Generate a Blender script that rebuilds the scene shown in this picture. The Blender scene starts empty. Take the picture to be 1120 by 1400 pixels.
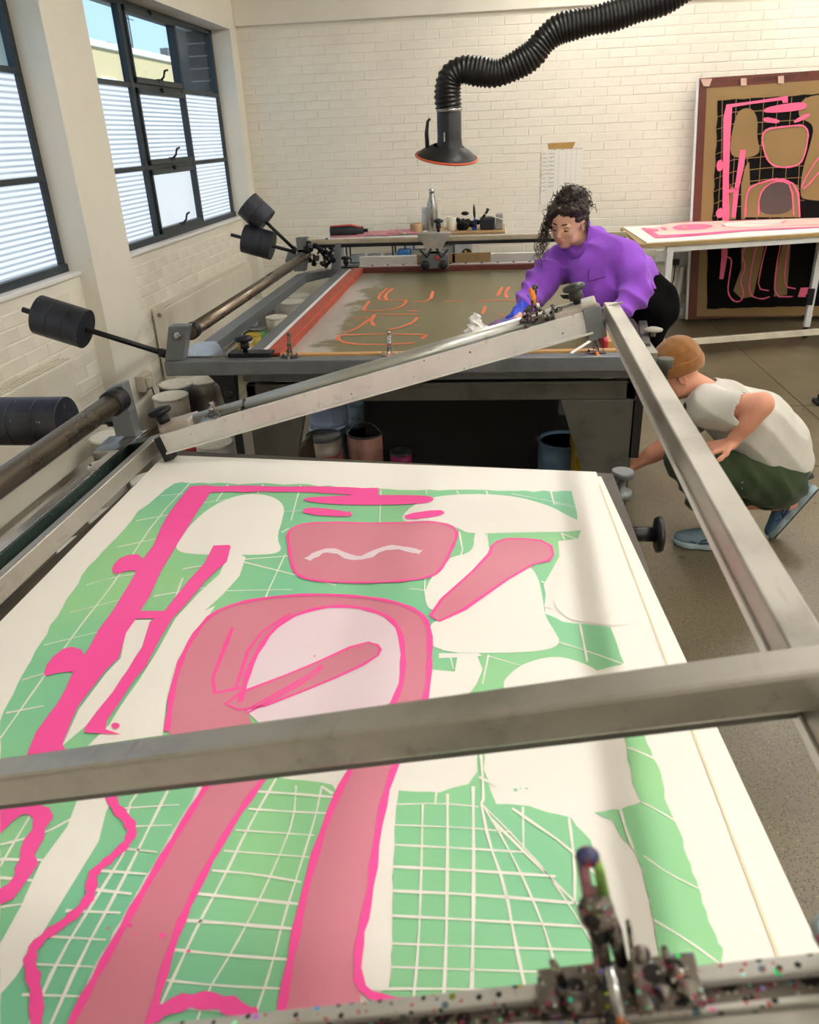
import bpy, math, random
import numpy as np
from mathutils import Vector, Matrix
from mathutils.geometry import tessellate_polygon

random.seed(7)
scene = bpy.context.scene
COL = scene.collection

# ---------------------------------------------------------------- camera
H = 1.80
FPX = 1058.75
RIGHT = Vector((0.9942, 0.1003, -0.0399)); 
FWD = Vector((-0.107, 0.8927, -0.4377)).normalized()
RIGHT = (RIGHT - FWD * RIGHT.dot(FWD)).normalized()
UP = RIGHT.cross(FWD)
CAMP = Vector((0, 0, H))
cd = bpy.data.cameras.new('camera')
cd.sensor_fit = 'HORIZONTAL'; cd.sensor_width = 36.0
cd.lens = 36.0 * FPX / 1120.0
cd.clip_start = 0.02; cd.clip_end = 200
cam = bpy.data.objects.new('camera', cd); COL.objects.link(cam)
mw = Matrix((RIGHT, UP, -FWD)).transposed().to_4x4(); mw.translation = CAMP
cam.matrix_world = mw
cd.dof.use_dof = True; cd.dof.focus_distance = 3.0; cd.dof.aperture_fstop = 9.0
scene.camera = cam

# ---------------------------------------------------------------- world, sun, exposure
w = bpy.data.worlds.new('sky'); scene.world = w; w.use_nodes = True
nt = w.node_tree; nt.nodes.clear()
out = nt.nodes.new('ShaderNodeOutputWorld'); bg = nt.nodes.new('ShaderNodeBackground')
tc = nt.nodes.new('ShaderNodeTexCoord'); sp = nt.nodes.new('ShaderNodeSeparateXYZ'); cr = nt.nodes.new('ShaderNodeValToRGB')
nt.links.new(tc.outputs['Generated'], sp.inputs[0]); nt.links.new(sp.outputs['Z'], cr.inputs[0])
cr.color_ramp.elements[0].color = (0.60, 0.84, 1.0, 1); cr.color_ramp.elements[1].color = (0.20, 0.48, 1.0, 1)
cr.color_ramp.elements[1].position = 0.75
nt.links.new(cr.outputs[0], bg.inputs['Color']); bg.inputs['Strength'].default_value = 1.35
nt.links.new(bg.outputs[0], out.inputs['Surface'])
sd = bpy.data.lights.new('sun', 'SUN'); sd.energy = 5.0; sd.angle = 0.01; sd.color = (1.0, 0.93, 0.8)
so = bpy.data.objects.new('sun', sd); COL.objects.link(so)
so.rotation_euler = Vector((0.80, -0.25, 0.62)).to_track_quat('Z', 'Y').to_euler(); so.location = (20, -8, 15)
scene.view_settings.view_transform = 'Standard'; scene.view_settings.look = 'None'
scene.view_settings.gamma = 1.0; scene.view_settings.use_curve_mapping = False
scene.view_settings.exposure = 0.0
LAMP = 47.0      # radiance of the ceiling lamp diffusers
DAY = 3.4        # radiance of the daylit frosted window panes

# ---------------------------------------------------------------- measuring helpers
def ray(u, v):
    return RIGHT * ((u - 560) / FPX) + UP * (-(v - 700) / FPX) + FWD
def atz(u, v, z):
    d = ray(u, v); return CAMP + d * ((z - H) / d.z)
def aty(u, v, y):
    d = ray(u, v); return CAMP + d * (y / d.y)
def onplane(u, v, p0, n):
    d = ray(u, v); return CAMP + d * ((p0 - CAMP).dot(n) / d.dot(n))

# ---------------------------------------------------------------- materials
def srgb(h):
    h = h.lstrip('#'); c = [int(h[i:i+2], 16) / 255 for i in (0, 2, 4)]
    return tuple(((x / 12.92) if x <= 0.04045 else ((x + 0.055) / 1.055) ** 2.4) for x in c)
class NT:
    def __init__(s, m):
        s.m = m; m.use_nodes = True; s.t = m.node_tree; s.t.nodes.clear()
        s.out = s.n('ShaderNodeOutputMaterial'); s.b = s.n('ShaderNodeBsdfPrincipled'); s.l(s.b.outputs[0], s.out.inputs[0])
        s.tc = s.n('ShaderNodeTexCoord')
    def n(s, t, **k):
        x = s.t.nodes.new(t)
        for a, b in k.items(): setattr(x, a, b)
        return x
    def l(s, a, b): s.t.links.new(a, b)
    def noise(s, scale, detail=3, rough=0.55, vec=None, stretch=None):
        x = s.n('ShaderNodeTexNoise'); x.inputs['Scale'].default_value = scale; x.inputs['Detail'].default_value = detail
        x.inputs['Roughness'].default_value = rough
        v = vec or s.tc.outputs['Object']
        if stretch:
            mp = s.n('ShaderNodeMapping'); mp.inputs['Scale'].default_value = stretch; s.l(v, mp.inputs[0]); v = mp.outputs[0]
        s.l(v, x.inputs['Vector']); return x.outputs['Fac']
    def ramp(s, fac, stops, interp='LINEAR'):
        r = s.n('ShaderNodeValToRGB'); r.color_ramp.interpolation = interp
        e = r.color_ramp.elements
        while len(e) < len(stops): e.new(0.5)
        for i, (p, c) in enumerate(stops):
            e[i].position = p; e[i].color = tuple(c) + (1,) if len(c) == 3 else c
        s.l(fac, r.inputs[0]); return r.outputs[0]
    def mix(s, fac, a, b):
        x = s.n('ShaderNodeMix', data_type='RGBA')
        if hasattr(fac, 'links'): s.l(fac, x.inputs[0])
        else: x.inputs[0].default_value = fac
        for q, i in ((a, 6), (b, 7)):
            if hasattr(q, 'links'): s.l(q, x.inputs[i])
            else: x.inputs[i].default_value = tuple(q) + (1,)
        return x.outputs[2]
    def bump(s, h, strength=0.3, dist=0.01):
        x = s.n('ShaderNodeBump'); x.inputs['Strength'].default_value = strength; x.inputs['Distance'].default_value = dist
        s.l(h, x.inputs['Height']); s.l(x.outputs[0], s.b.inputs['Normal'])
def bw(v): return (v, v, v)
MATS = {}
def mat(name, col, rough=0.6, metal=0.0, var=0.12, scale=8, bump=0.0, bscale=60, bdist=0.003, coat=0.0, stretch=None,
        spots=None, spec=0.5, sheen=0.0, trans=0.0):
    if name in MATS: return MATS[name]
    m = bpy.data.materials.new(name); n = NT(m); MATS[name] = m
    c = srgb(col) if isinstance(col, str) else col
    dk = tuple(x * (1 - var * 1.6) for x in c); lt = tuple(min(1, x * (1 + var)) for x in c)
    f = n.noise(scale, 4, 0.6, stretch=stretch)
    colr = n.ramp(f, [(0.3, dk), (0.7, lt)])
    if spots:
        for (sc, th, sc2) in spots:
            v = n.n('ShaderNodeTexVoronoi'); v.inputs['Scale'].default_value = sc; n.l(n.tc.outputs['Object'], v.inputs['Vector'])
            d = n.ramp(v.outputs['Distance'], [(th, bw(1)), (th + 0.04, bw(0))])
            if sc2 == 'rainbow':
                hs = n.n('ShaderNodeHueSaturation'); hs.inputs['Saturation'].default_value = 1.3; n.l(v.outputs['Color'], hs.inputs['Color'])
                colr = n.mix(d, colr, hs.outputs[0])
            else: colr = n.mix(d, colr, srgb(sc2))
    n.l(colr, n.b.inputs['Base Color'])
    n.b.inputs['Roughness'].default_value = rough; n.b.inputs['Metallic'].default_value = metal
    n.b.inputs['Specular IOR Level'].default_value = spec
    if coat: n.b.inputs['Coat Weight'].default_value = coat; n.b.inputs['Coat Roughness'].default_value = 0.15
    if sheen: n.b.inputs['Sheen Weight'].default_value = sheen
    if trans: n.b.inputs['Transmission Weight'].default_value = trans
    if bump: n.bump(n.noise(bscale, 4, 0.6), bump, bdist)
    return m
def metal(name, col, rough=0.35, scratch=0.15, spots=None, metalness=0.85):
    if name in MATS: return MATS[name]
    m = bpy.data.materials.new(name); n = NT(m); MATS[name] = m
    c = srgb(col)
    f1 = n.noise(6, 5, 0.65); f2 = n.noise(40, 3, 0.6, stretch=(1, 0.15, 1))
    colr = n.ramp(f1, [(0.25, tuple(x * (1 - 2.2 * scratch) for x in c)), (0.5, c), (0.75, tuple(min(1, x * (1 + scratch)) for x in c))])
    colr = n.mix(n.ramp(f2, [(0.62, bw(0)), (0.75, bw(0.5))]), colr, tuple(x * 0.5 for x in c))
    if spots:
        for (sc, th, sc2) in spots:
            v = n.n('ShaderNodeTexVoronoi'); v.inputs['Scale'].default_value = sc; n.l(n.tc.outputs['Object'], v.inputs['Vector'])
            d = n.ramp(v.outputs['Distance'], [(th, bw(1)), (th + 0.03, bw(0))])
            if sc2 == 'rainbow':
                hs = n.n('ShaderNodeHueSaturation'); hs.inputs['Saturation'].default_value = 1.2; n.l(v.outputs['Color'], hs.inputs['Color'])
                colr = n.mix(d, colr, hs.outputs[0])
            else: colr = n.mix(d, colr, srgb(sc2))
    n.l(colr, n.b.inputs['Base Color'])
    n.b.inputs['Metallic'].default_value = metalness
    n.l(n.ramp(f1, [(0.3, bw(rough * 0.8)), (0.7, bw(min(1, rough * 1.35)))]), n.b.inputs['Roughness'])
    n.bump(n.noise(25, 4, 0.7), 0.08, 0.004)
    return m

M_WALL = mat('cream_wall_paint', '#ebe6d8', 0.62, var=0.035, scale=1.7, bump=0.12, bscale=35, bdist=0.004)
M_BRICK = mat('cream_painted_brick', '#eee8da', 0.55, var=0.04, scale=3.0, bump=0.22, bscale=28, bdist=0.004)
M_REVEAL = mat('white_reveal_paint', '#eceae6', 0.55, var=0.03, scale=4, bump=0.08, bscale=30)
M_FRAME = mat('dark_blue_grey_window_paint', '#27323a', 0.4, var=0.12, scale=10)
M_STEEL = metal('scuffed_bare_steel', '#a9a59b', 0.36, 0.16, metalness=0.75)
M_ALU = metal('aluminium_channel', '#dddbd8', 0.38, 0.07, metalness=0.4, spots=[(26, 0.055, '#5a3550'), (14, 0.03, '#31343a')])
M_GREYM = metal('grey_painted_steel', '#74787b', 0.42, 0.15, metalness=0.45)
M_DKSTEEL = metal('dark_weathered_steel', '#5c5b55', 0.45, 0.2, metalness=0.4)
M_TUBE = metal('brown_polished_tube', '#7c7163', 0.28, 0.09, metalness=0.9)
M_WEIGHT = metal('dark_counterweight_iron', '#3a3d46', 0.36, 0.35, metalness=0.55, spots=[(30, 0.06, '#9aa6b8')])
M_GREEN = metal('dark_green_rail', '#33443f', 0.45, 0.25, metalness=0.5, spots=[(40, 0.1, '#6f7a76')])
M_BLACK = mat('black_plastic', '#15161a', 0.4, var=0.2)
M_BLKM = metal('black_oily_metal', '#26262a', 0.4, 0.25, metalness=0.6)
M_CHROME = metal('dull_chrome', '#b9b9bb', 0.22, 0.1, metalness=1.0)
M_DIRTY = metal('ink_splattered_metal', '#70685f', 0.42, 0.25, metalness=0.5, spots=[(150, 0.20, 'rainbow'), (70, 0.45, '#262424'), (160, 0.2, '#a9a396'), (120, .22, '#8f3f56')])
M_DIRTYBAR = metal('ink_splashed_aluminium', '#b9b7b0', 0.42, 0.12, metalness=0.5, spots=[(70, 0.17, 'rainbow'), (95, 0.2, '#20262b'), (60, 0.16, '#5b6f7a'), (120, .16, '#b05a52')])
M_ORANGE = mat('orange_rubber', '#e8742a', 0.45, var=0.15)
M_PAPER = mat('white_print_paper', '#f4f0e8', 0.75, var=0.012, scale=3, bump=0.03, bscale=180, bdist=0.001)
M_PAPER2 = mat('cream_underlay_paper', '#e9dcb8', 0.8, var=0.03, scale=5)

def ink(name, c0, c1, sc=2.2):
    m = bpy.data.materials.new(name); n = NT(m); MATS[name] = m
    n.l(n.ramp(n.noise(sc, 2, 0.5), [(0.35, srgb(c0)), (0.65, srgb(c1))]), n.b.inputs['Base Color'])
    n.b.inputs['Roughness'].default_value = 0.5; return m
I_GREEN = ink('green_ink', '#7cc8a0', '#9bd697', 1.8)
I_WHITE = M_PAPER
I_DUSTY = ink('dusty_pink_ink', '#d57f93', '#da8a9b')
I_PALE = ink('pale_pink_ink', '#ecd6e0', '#eedbe3')
I_PINK = ink('hot_pink_ink', '#ff4fa6', '#ff59ab')
I_BLACKINK = mat('black_ink', '#0a0809', .8, var=.2, spec=.15)
I_PINK2 = ink('pink_ink_on_brown', '#f0608c', '#f46a94')
I_KRAFT = ink('kraft_brown', '#866a3f', '#8e7143')
I_DKB = ink('dark_brown_ink', '#4b3b3a', '#524140')
I_ORANGE = ink('orange_line_ink', '#d9673f', '#e2744a')

# ---------------------------------------------------------------- object helpers
def tag(o, label=None, cat=None, group=None, kind=None):
    if label: o['label'] = label
    if cat: o['category'] = cat
    if group: o['group'] = group
    if kind: o['kind'] = kind
    return o
def thing(name, loc, label, cat, group=None):
    o = bpy.data.objects.new(name, None); COL.objects.link(o); o.location = loc; o.empty_display_size = 0.1
    bpy.context.view_layer.update()
    return tag(o, label, cat, group)
def wloc(o):
    p = Vector((0, 0, 0))
    while o is not None: p += o.location; o = o.parent
    return p
class MB:
    def __init__(s): s.v = []; s.f = []; s.sm = []
    def add(s, vs, fs, smooth=False):
        b = len(s.v); s.v += [Vector(p) for p in vs]; s.f += [tuple(i + b for i in f) for f in fs]; s.sm += [smooth] * len(fs)
        return s
    def box(s, x0, x1, y0, y1, z0, z1):
        v = [(x, y, z) for z in (z0, z1) for y in (y0, y1) for x in (x0, x1)]
        return s.add(v, [(0, 2, 3, 1), (4, 5, 7, 6), (0, 1, 5, 4), (2, 6, 7, 3), (0, 4, 6, 2), (1, 3, 7, 5)])
    def beam(s, p0, p1, wd, ht, up=(0, 0, 1), w1=None, h1=None):
        p0 = Vector(p0); p1 = Vector(p1); d = (p1 - p0).normalized(); up = Vector(up)
        sd = d.cross(up)
        if sd.length < 1e-5: sd = d.cross(Vector((0, 1, 0)))
        sd.normalize(); u = sd.cross(d)
        v = []
        for p, a, b in ((p0, wd, ht), (p1, w1 or wd, h1 or ht)):
            for i, j in ((-1, -1), (1, -1), (1, 1), (-1, 1)): v.append(p + sd * (a / 2 * i) + u * (b / 2 * j))
        return s.add(v, [(3, 2, 1, 0), (4, 5, 6, 7), (0, 1, 5, 4), (1, 2, 6, 5), (2, 3, 7, 6), (3, 0, 4, 7)])
    def tube(s, p0, p1, r0, r1=None, n=16, caps=True):
        return s.path([p0, p1], [r0, r0 if r1 is None else r1], n, caps)
    def path(s, pts, r, n=10, caps=True):
        pts = [Vector(p) for p in pts]; k = len(pts)
        if not isinstance(r, (list, tuple)): r = [r] * k
        ref = None; v = []
        for i, p in enumerate(pts):
            t = (pts[min(i + 1, k - 1)] - pts[max(i - 1, 0)]).normalized()
            if ref is None:
                ref = t.cross(Vector((0, 0, 1)))
                if ref.length < 0.1: ref = t.cross(Vector((1, 0, 0)))
            ref = (ref - t * ref.dot(t)).normalized(); b = t.cross(ref)
            for j in range(n):
                a = 2 * math.pi * j / n; v.append(p + (ref * math.cos(a) + b * math.sin(a)) * r[i])
        f = []
        for i in range(k - 1):
            for j in range(n):
                f.append((i * n + j, i * n + (j + 1) % n, (i + 1) * n + (j + 1) % n, (i + 1) * n + j))
        s.add(v, f, True)
        if caps:
            b0 = len(s.v) - k * n
            s.f.append(tuple(b0 + j for j in reversed(range(n)))); s.sm.append(False)
            s.f.append(tuple(b0 + (k - 1) * n + j for j in range(n))); s.sm.append(False)
        return s
    def lathe(s, base, axis, prof, n=24, smooth=True):
        base = Vector(base); ax = Vector(axis).normalized()
        ref = ax.cross(Vector((0, 0, 1)))
        if ref.length < 0.1: ref = Vector((1, 0, 0))
        ref.normalize(); b = ax.cross(ref); v = []; f = []
        for (r, h) in prof:
            for j in range(n):
                a = 2 * math.pi * j / n; v.append(base + ax * h + (ref * math.cos(a) + b * math.sin(a)) * max(r, 1e-5))
        for i in range(len(prof) - 1):
            for j in range(n):
                f.append((i * n + j, i * n + (j + 1) % n, (i + 1) * n + (j + 1) % n, (i + 1) * n + j))
        s.add(v, f, smooth); b0 = len(s.v) - len(v)
        s.f.append(tuple(b0 + j for j in reversed(range(n)))); s.sm.append(False)
        s.f.append(tuple(b0 + (len(prof) - 1) * n + j for j in range(n))); s.sm.append(False)
        return s
    def prism(s, poly, off):
        poly = [Vector(p) for p in poly]; off = Vector(off); k = len(poly)
        tris = tessellate_polygon([poly])
        v = poly + [p + off for p in poly]
        f = [tuple(t) for t in tris] + [tuple(i + k for i in reversed(t)) for t in tris]
        f += [(i, i + k, (i + 1) % k + k, (i + 1) % k) for i in range(k)]
        return s.add(v, f)
    def flat(s, poly):
        poly = [Vector(p) for p in poly]
        return s.add(poly, [tuple(t) for t in tessellate_polygon([poly])])
    def ellipsoid(s, c, r, n=14, m=10, R=None):
        c = Vector(c); v = []; f = []
        for i in range(m + 1):
            a = math.pi * i / m
            for j in range(n):
                b = 2 * math.pi * j / n
                p = Vector((r[0] * math.sin(a) * math.cos(b), r[1] * math.sin(a) * math.sin(b), r[2] * math.cos(a)))
                v.append(c + (R @ p if R is not None else p))
        for i in range(m):
            for j in range(n): f.append((i * n + j, (i + 1) * n + j, (i + 1) * n + (j + 1) % n, i * n + (j + 1) % n))
        return s.add(v, f, True)
    def build(s, name, m, parent=None, bevel=0.0, label=None, cat=None, group=None, kind=None, fixn=True):
        me = bpy.data.meshes.new(name)
        if parent is not None: o0 = wloc(parent)
        else:
            xs = [p.x for p in s.v]; ys = [p.y for p in s.v]; zs = [p.z for p in s.v]
            o0 = Vector(((min(xs) + max(xs)) / 2, (min(ys) + max(ys)) / 2, min(zs)))
        me.from_pydata([p - o0 for p in s.v], [], s.f)
        me.polygons.foreach_set('use_smooth', s.sm); me.update()
        if fixn:
            import bmesh
            bm = bmesh.new(); bm.from_mesh(me); bmesh.ops.recalc_face_normals(bm, faces=bm.faces); bm.to_mesh(me); bm.free()
        o = bpy.data.objects.new(name, me); COL.objects.link(o)
        if parent is not None: o.parent = parent
        else: o.location = o0
        if m is not None: me.materials.append(m)
        if bevel:
            b = o.modifiers.new('bevel', 'BEVEL'); b.width = bevel; b.segments = 2; b.limit_method = 'ANGLE'; b.angle_limit = 0.7
        return tag(o, label, cat, group, kind)
def copy_tree(o, parent=None):
    c = o.copy(); COL.objects.link(c)
    if parent is not None: c.parent = parent
    for ch in list(o.children): copy_tree(ch, c)
    return c
def ribbon(mb, pts, wd, nrm, closed=False, lift=0.0):
    """flat painted stroke of width wd along 3-D points lying in a plane of normal nrm"""
    pts = [Vector(p) + nrm * lift for p in pts]; k = len(pts); L = []; Rr = []
    for i in range(k):
        if closed: a, b = pts[i - 1], pts[(i + 1) % k]
        else: a, b = pts[max(i - 1, 0)], pts[min(i + 1, k - 1)]
        d = (b - a).normalized(); sdv = d.cross(nrm).normalized()
        ww = wd * (1 + 0.25 * math.sin(i * 2.3 + k)) / 2
        L.append(pts[i] + sdv * ww); Rr.append(pts[i] - sdv * ww)
    f = []
    rng = range(k) if closed else range(k - 1)
    for i in rng: f.append((i, (i + 1) % k, k + (i + 1) % k, k + i))
    mb.add(L + Rr, f)
def smoothpts(pts, closed=True, it=2):
    for _ in range(it):
        q = []; k = len(pts)
        for i in range(k if closed else k - 1):
            a, b = pts[i], pts[(i + 1) % k]
            q.append((a[0] * .75 + b[0] * .25, a[1] * .75 + b[1] * .25)); q.append((a[0] * .25 + b[0] * .75, a[1] * .25 + b[1] * .75))
        if not closed: q = [pts[0]] + q + [pts[-1]]
        pts = q
    return pts
# ================================================================ the room
X0, X1, Y0, Y1, ZC = -2.40, 6.2, -3.0, 8.2, 3.55
XF = -2.60      # plane of the window frames
fm = bpy.data.materials.new('polished_speckled_concrete'); n = NT(fm)
base = n.ramp(n.noise(1.3, 5, 0.6), [(0.3, srgb('#5f5643')), (0.7, srgb('#766b53'))])
v1 = n.n('ShaderNodeTexVoronoi'); v1.inputs['Scale'].default_value = 120; n.l(n.tc.outputs['Object'], v1.inputs['Vector'])
base = n.mix(n.ramp(v1.outputs['Distance'], [(0.22, bw(0.9)), (0.36, bw(0))]), base, srgb('#38322a'))
v2 = n.n('ShaderNodeTexVoronoi'); v2.inputs['Scale'].default_value = 62; n.l(n.tc.outputs['Object'], v2.inputs['Vector'])
base = n.mix(n.ramp(v2.outputs['Distance'], [(0.10, bw(0.6)), (0.16, bw(0))]), base, srgb('#a59a80'))
n.l(base, n.b.inputs['Base Color'])
n.l(n.ramp(n.noise(2.5, 4, 0.6), [(0.3, bw(0.27)), (0.7, bw(0.36))]), n.b.inputs['Roughness'])
n.b.inputs['Specular IOR Level'].default_value = 0.6
n.bump(n.noise(70, 2, 0.5), 0.03, 0.002)
floor = MB().box(X0 - .3, X1, Y0, Y1 + .2, -0.25, -0.03).build('floor', mat('dark_floor_joint', '#1d1a15', 0.7), kind='structure')
xs = [X0 - .3, -2.0 + 0.005, 2.14, X1]; ys = [Y0, -.9, 2.26, 5.4, Y1 + .2]
for i in range(3):
    for j in range(4):
        MB().box(xs[i] + .003, xs[i + 1] - .003, ys[j] + .003, ys[j + 1] - .003, -0.03, 0.0).build('slab', fm, floor)

ceil = MB().box(X0 - .3, X1, Y0, Y1 + .2, ZC, ZC + .2).build('ceiling', mat('white_ceiling', '#efece4', 0.8, var=.02), kind='structure')
wb = MB().box(X0 - .4, X1, Y1, Y1 + .2, 0, ZC).build('wall_back', M_WALL, kind='structure')
MB().box(X1, X1 + .2, Y0, Y1 + .2, 0, ZC).build('wall_right', M_WALL, kind='structure')
MB().box(X0 - .4, X1 + .2, Y0 - .2, Y0, 0, ZC).build('wall_front', M_WALL, kind='structure')
MB().box(X0 + .0, X1, Y1 - .045, Y1, 2.755, ZC).build('trim_1', M_WALL, bevel=.008, kind='structure')
# left wall : piers, spandrels below and lintels above the windows
WIN = [(1.75, 4.62), (5.14, 8.0)]
wl = MB()
for a, b in ((Y0, 1.75), (4.62, 5.14), (8.0, Y1)): wl.box(X0 - .4, X0, a, b, 0, ZC)
for a, b in WIN:
    wl.box(X0 - .4, X0 - .105, a, b, 0, 1.115); wl.box(X0 - .4, X0, a, b, 2.72, ZC)
wl = wl.build('wall_left', M_WALL, kind='structure')
for k, (a, b) in enumerate(WIN):
    MB().box(X0 - .26, X0 - .085, a, b, 1.115, 1.14).build('trim_%d' % (k + 2), M_REVEAL, bevel=.006, kind='structure')

# bricks : stretcher bond, painted over, standing a few millimetres proud
def brick_mesh(L, Hh, d, name):
    mb = MB(); c = .004
    mb.add([(-L/2, 0, -Hh/2), (L/2, 0, -Hh/2), (L/2, 0, Hh/2), (-L/2, 0, Hh/2), (-L/2+c, -d, -Hh/2+c), (L/2-c, -d, -Hh/2+c), (L/2-c, -d, Hh/2-c), (-L/2+c, -d, Hh/2-c)],
           [(4, 5, 6, 7), (0, 1, 5, 4), (1, 2, 6, 5), (2, 3, 7, 6), (3, 0, 4, 7)])
    return mb
def brick_wall(parent, org, ux, length, z0, z1, front, stuff_extra=None, individual=lambda s, z: True, limit=300, proud=.003):
    """org + ux*s ; front = unit vector pointing into the room"""
    meshes = {}
    off = wloc(parent); cnt = 0; joined = MB(); row = 0; z = z0
    while z + .07 < z1:
        s = (-.1175 if row % 2 else 0.0) 
        while s < length:
            a = max(s, 0); b = min(s + .2295, length)
            if b - a > .04:
                L = round(b - a, 3); cx = (a + b) / 2; d = proud + .0024 * random.random(); tilt = random.uniform(-.004, .004)
                if individual(cx, z) and cnt < limit:
                    key = (round(L, 2), random.randrange(3))
                    if key not in meshes:
                        me = bpy.data.meshes.new('brick'); mb = brick_mesh(L, .0705, proud + .0012 * key[1], '')
                        vs = []
                        for p in mb.v: vs.append(Vector(ux) * p.x + Vector(front) * (-p.y) + Vector((0, 0, p.z)))
                        me.from_pydata(vs, [], mb.f); me.materials.append(M_BRICK); me.update(); meshes[key] = me
                    o = bpy.data.objects.new('brick', meshes[key]); COL.objects.link(o); o.parent = parent
                    o.location = Vector(org) + Vector(ux) * cx + Vector((0, 0, z + .0375)) - off; cnt += 1
                else:
                    mb = brick_mesh(L, .0705, d, '')
                    joined.add([Vector(org) + Vector(ux) * (cx + p.x) + Vector(front) * (-p.y) + Vector((0, 0, z + .0375 + p.z)) for p in mb.v], mb.f)
            s += .235
        z += .075; row += 1
    if joined.v: joined.build('brick_field', M_BRICK, parent, kind='stuff', fixn=False)
    return cnt
brick_wall(wb, (X0, Y1, 0.02), (1, 0, 0), 8.5, 0, 2.72, (0, -1, 0), individual=lambda s, z: z > .98 and z < 2.55 and s < 4.2 and not (1.0 < s < 2.1 and z < 1.1))
c1 = brick_wall(wl, (X0 - .105, 5.14, 0.0), (0, 1, 0), 2.86, 0, 1.115, (1, 0, 0), individual=lambda s, z: z > .2, limit=150, proud=.0018)
brick_wall(wl, (X0 - .105, 1.75, 0.0), (0, 1, 0), 2.87, 0, 1.115, (1, 0, 0), individual=lambda s, z: z > .2, limit=150, proud=.0018)

# windows
def glass_clear():
    m = bpy.data.materials.new('clear_window_glass'); n = NT(m); n.t.nodes.remove(n.b)
    tr = n.n('ShaderNodeBsdfTransparent'); tr.inputs[0].default_value = (.93, .97, .97, 1); gl = n.n('ShaderNodeBsdfGlossy'); gl.inputs['Roughness'].default_value = .02
    mx = n.n('ShaderNodeMixShader'); mx.inputs[0].default_value = .05
    n.l(tr.outputs[0], mx.inputs[1]); n.l(gl.outputs[0], mx.inputs[2]); n.l(mx.outputs[0], n.out.inputs[0]); return m
def glass_rib(name, ribbed, lo, hi):
    m = bpy.data.materials.new(name); n = NT(m)
    sp = n.n('ShaderNodeSeparateXYZ'); n.l(n.tc.outputs['Object'], sp.inputs[0])
    if ribbed:
        mu = n.n('ShaderNodeMath', operation='MULTIPLY'); n.l(sp.outputs['Z'], mu.inputs[0]); mu.inputs[1].default_value = 2 * math.pi / .030
        si = n.n('ShaderNodeMath', operation='SINE'); n.l(mu.outputs[0], si.inputs[0])
        ma = n.n('ShaderNodeMapRange'); n.l(si.outputs[0], ma.inputs[0]); ma.inputs[1].default_value = -1; ma.inputs[2].default_value = 0.3
        f = ma.outputs[0]; n.bump(si.outputs[0], .6, .006)
    else: f = n.noise(30, 2)
    c = n.mix(f, lo, hi); c = n.mix(n.ramp(n.noise(1.6, 2, .5, vec=n.tc.outputs['Object']), [(.35, bw(.0)), (.65, bw(.35))]), c, srgb('#d3dde0'))
    n.l(c, n.b.inputs['Emission Color']); n.b.inputs['Emission Strength'].default_value = 1.08  # panes glow by emission, standing in for daylight through the glass
    n.b.inputs['Base Color'].default_value = (.12, .12, .12, 1)
    n.b.inputs['Roughness'].default_value = .25
    return m
G_CLEAR = glass_clear()
G_RIB = glass_rib('ribbed_frosted_glass', True, srgb('#8299ac'), srgb('#e8f2ff'))
G_FROST = glass_rib('smooth_frosted_glass', False, srgb('#cfdbe6'), srgb('#d5e1ec'))
def bar(mb, y0, y1, z0, z1, d=.045, xo=0): mb.box(XF - .02 + xo, XF - .02 + d + xo, y0, y1, z0, z1)
ZR = [1.145, 1.655, 2.195, 2.70]
for wi, (a, b) in enumerate(WIN):
    fr = MB()
    bar(fr, a, a + .05, ZR[0], 2.72); bar(fr, b - .05, b, ZR[0], 2.72); bar(fr, a, b, ZR[0] - .008, ZR[0] + .04, .06); bar(fr, a, b, 2.68, 2.72)
    yc = [a + .05, a + .95, b - .95, b - .05] if wi == 0 else [a + .05, 6.05, 7.05, b - .05]
    win = fr.build('window_%d' % (wi + 1), M_FRAME, bevel=.004, kind='structure')
    for y in yc[1:3]:
        mb = MB(); bar(mb, y - .028, y + .028, ZR[0] + .04, 2.68, .055); mb.build('mullion', M_FRAME, win, bevel=.004)
    for c in range(3):
        for r in range(3):
            y0 = yc[c] + (.028 if c else 0); y1 = yc[c + 1] - (.028 if c < 2 else 0)
            z0 = ZR[r] + (.04 if r == 0 else .015); z1 = ZR[r + 1] - .015
            if c == 1:
                mb = MB(); t = .03
                bar(mb, y0, y1, z0, z0 + t * 1.3, .07); bar(mb, y0, y1, z1 - t * 1.3, z1, .07); bar(mb, y0, y0 + t * .8, z0, z1, .07); bar(mb, y1 - t * .8, y1, z0, z1, .07)
                mb.build('casement', M_FRAME, win, bevel=.003)
                ym = (y0 + y1) / 2; lt = MB()
                lt.box(XF + .03, XF + .055, ym - .05, ym + .03, z0 + .02, z0 + .045)
                lt.path([(XF + .05, ym, z0 + .04), (XF + .075, ym, z0 + .06), (XF + .08, ym + .02, z0 + .1), (XF + .08, ym + .08, z0 + .11)], .008, 8)
                lt.lathe((XF + .04, ym - .02, z1 + .0), (1, 0, 0), [(.015, 0), (.018, .02), (.006, .03)], 10)
                lt.build('latch', M_BLKM, win)
            if r:
                mb = MB(); bar(mb, y0 - .02, y1 + .02, ZR[r] - .016, ZR[r] + .016, .05); mb.build('glazing_bar', M_FRAME, win, bevel=.003)
            g = G_CLEAR if r == 2 else (G_FROST if (r == 0 and c == 1) else G_RIB)
            MB().box(XF - .004, XF + .002, y0, y1, z0, z1).build('pane', g, win)

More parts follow.
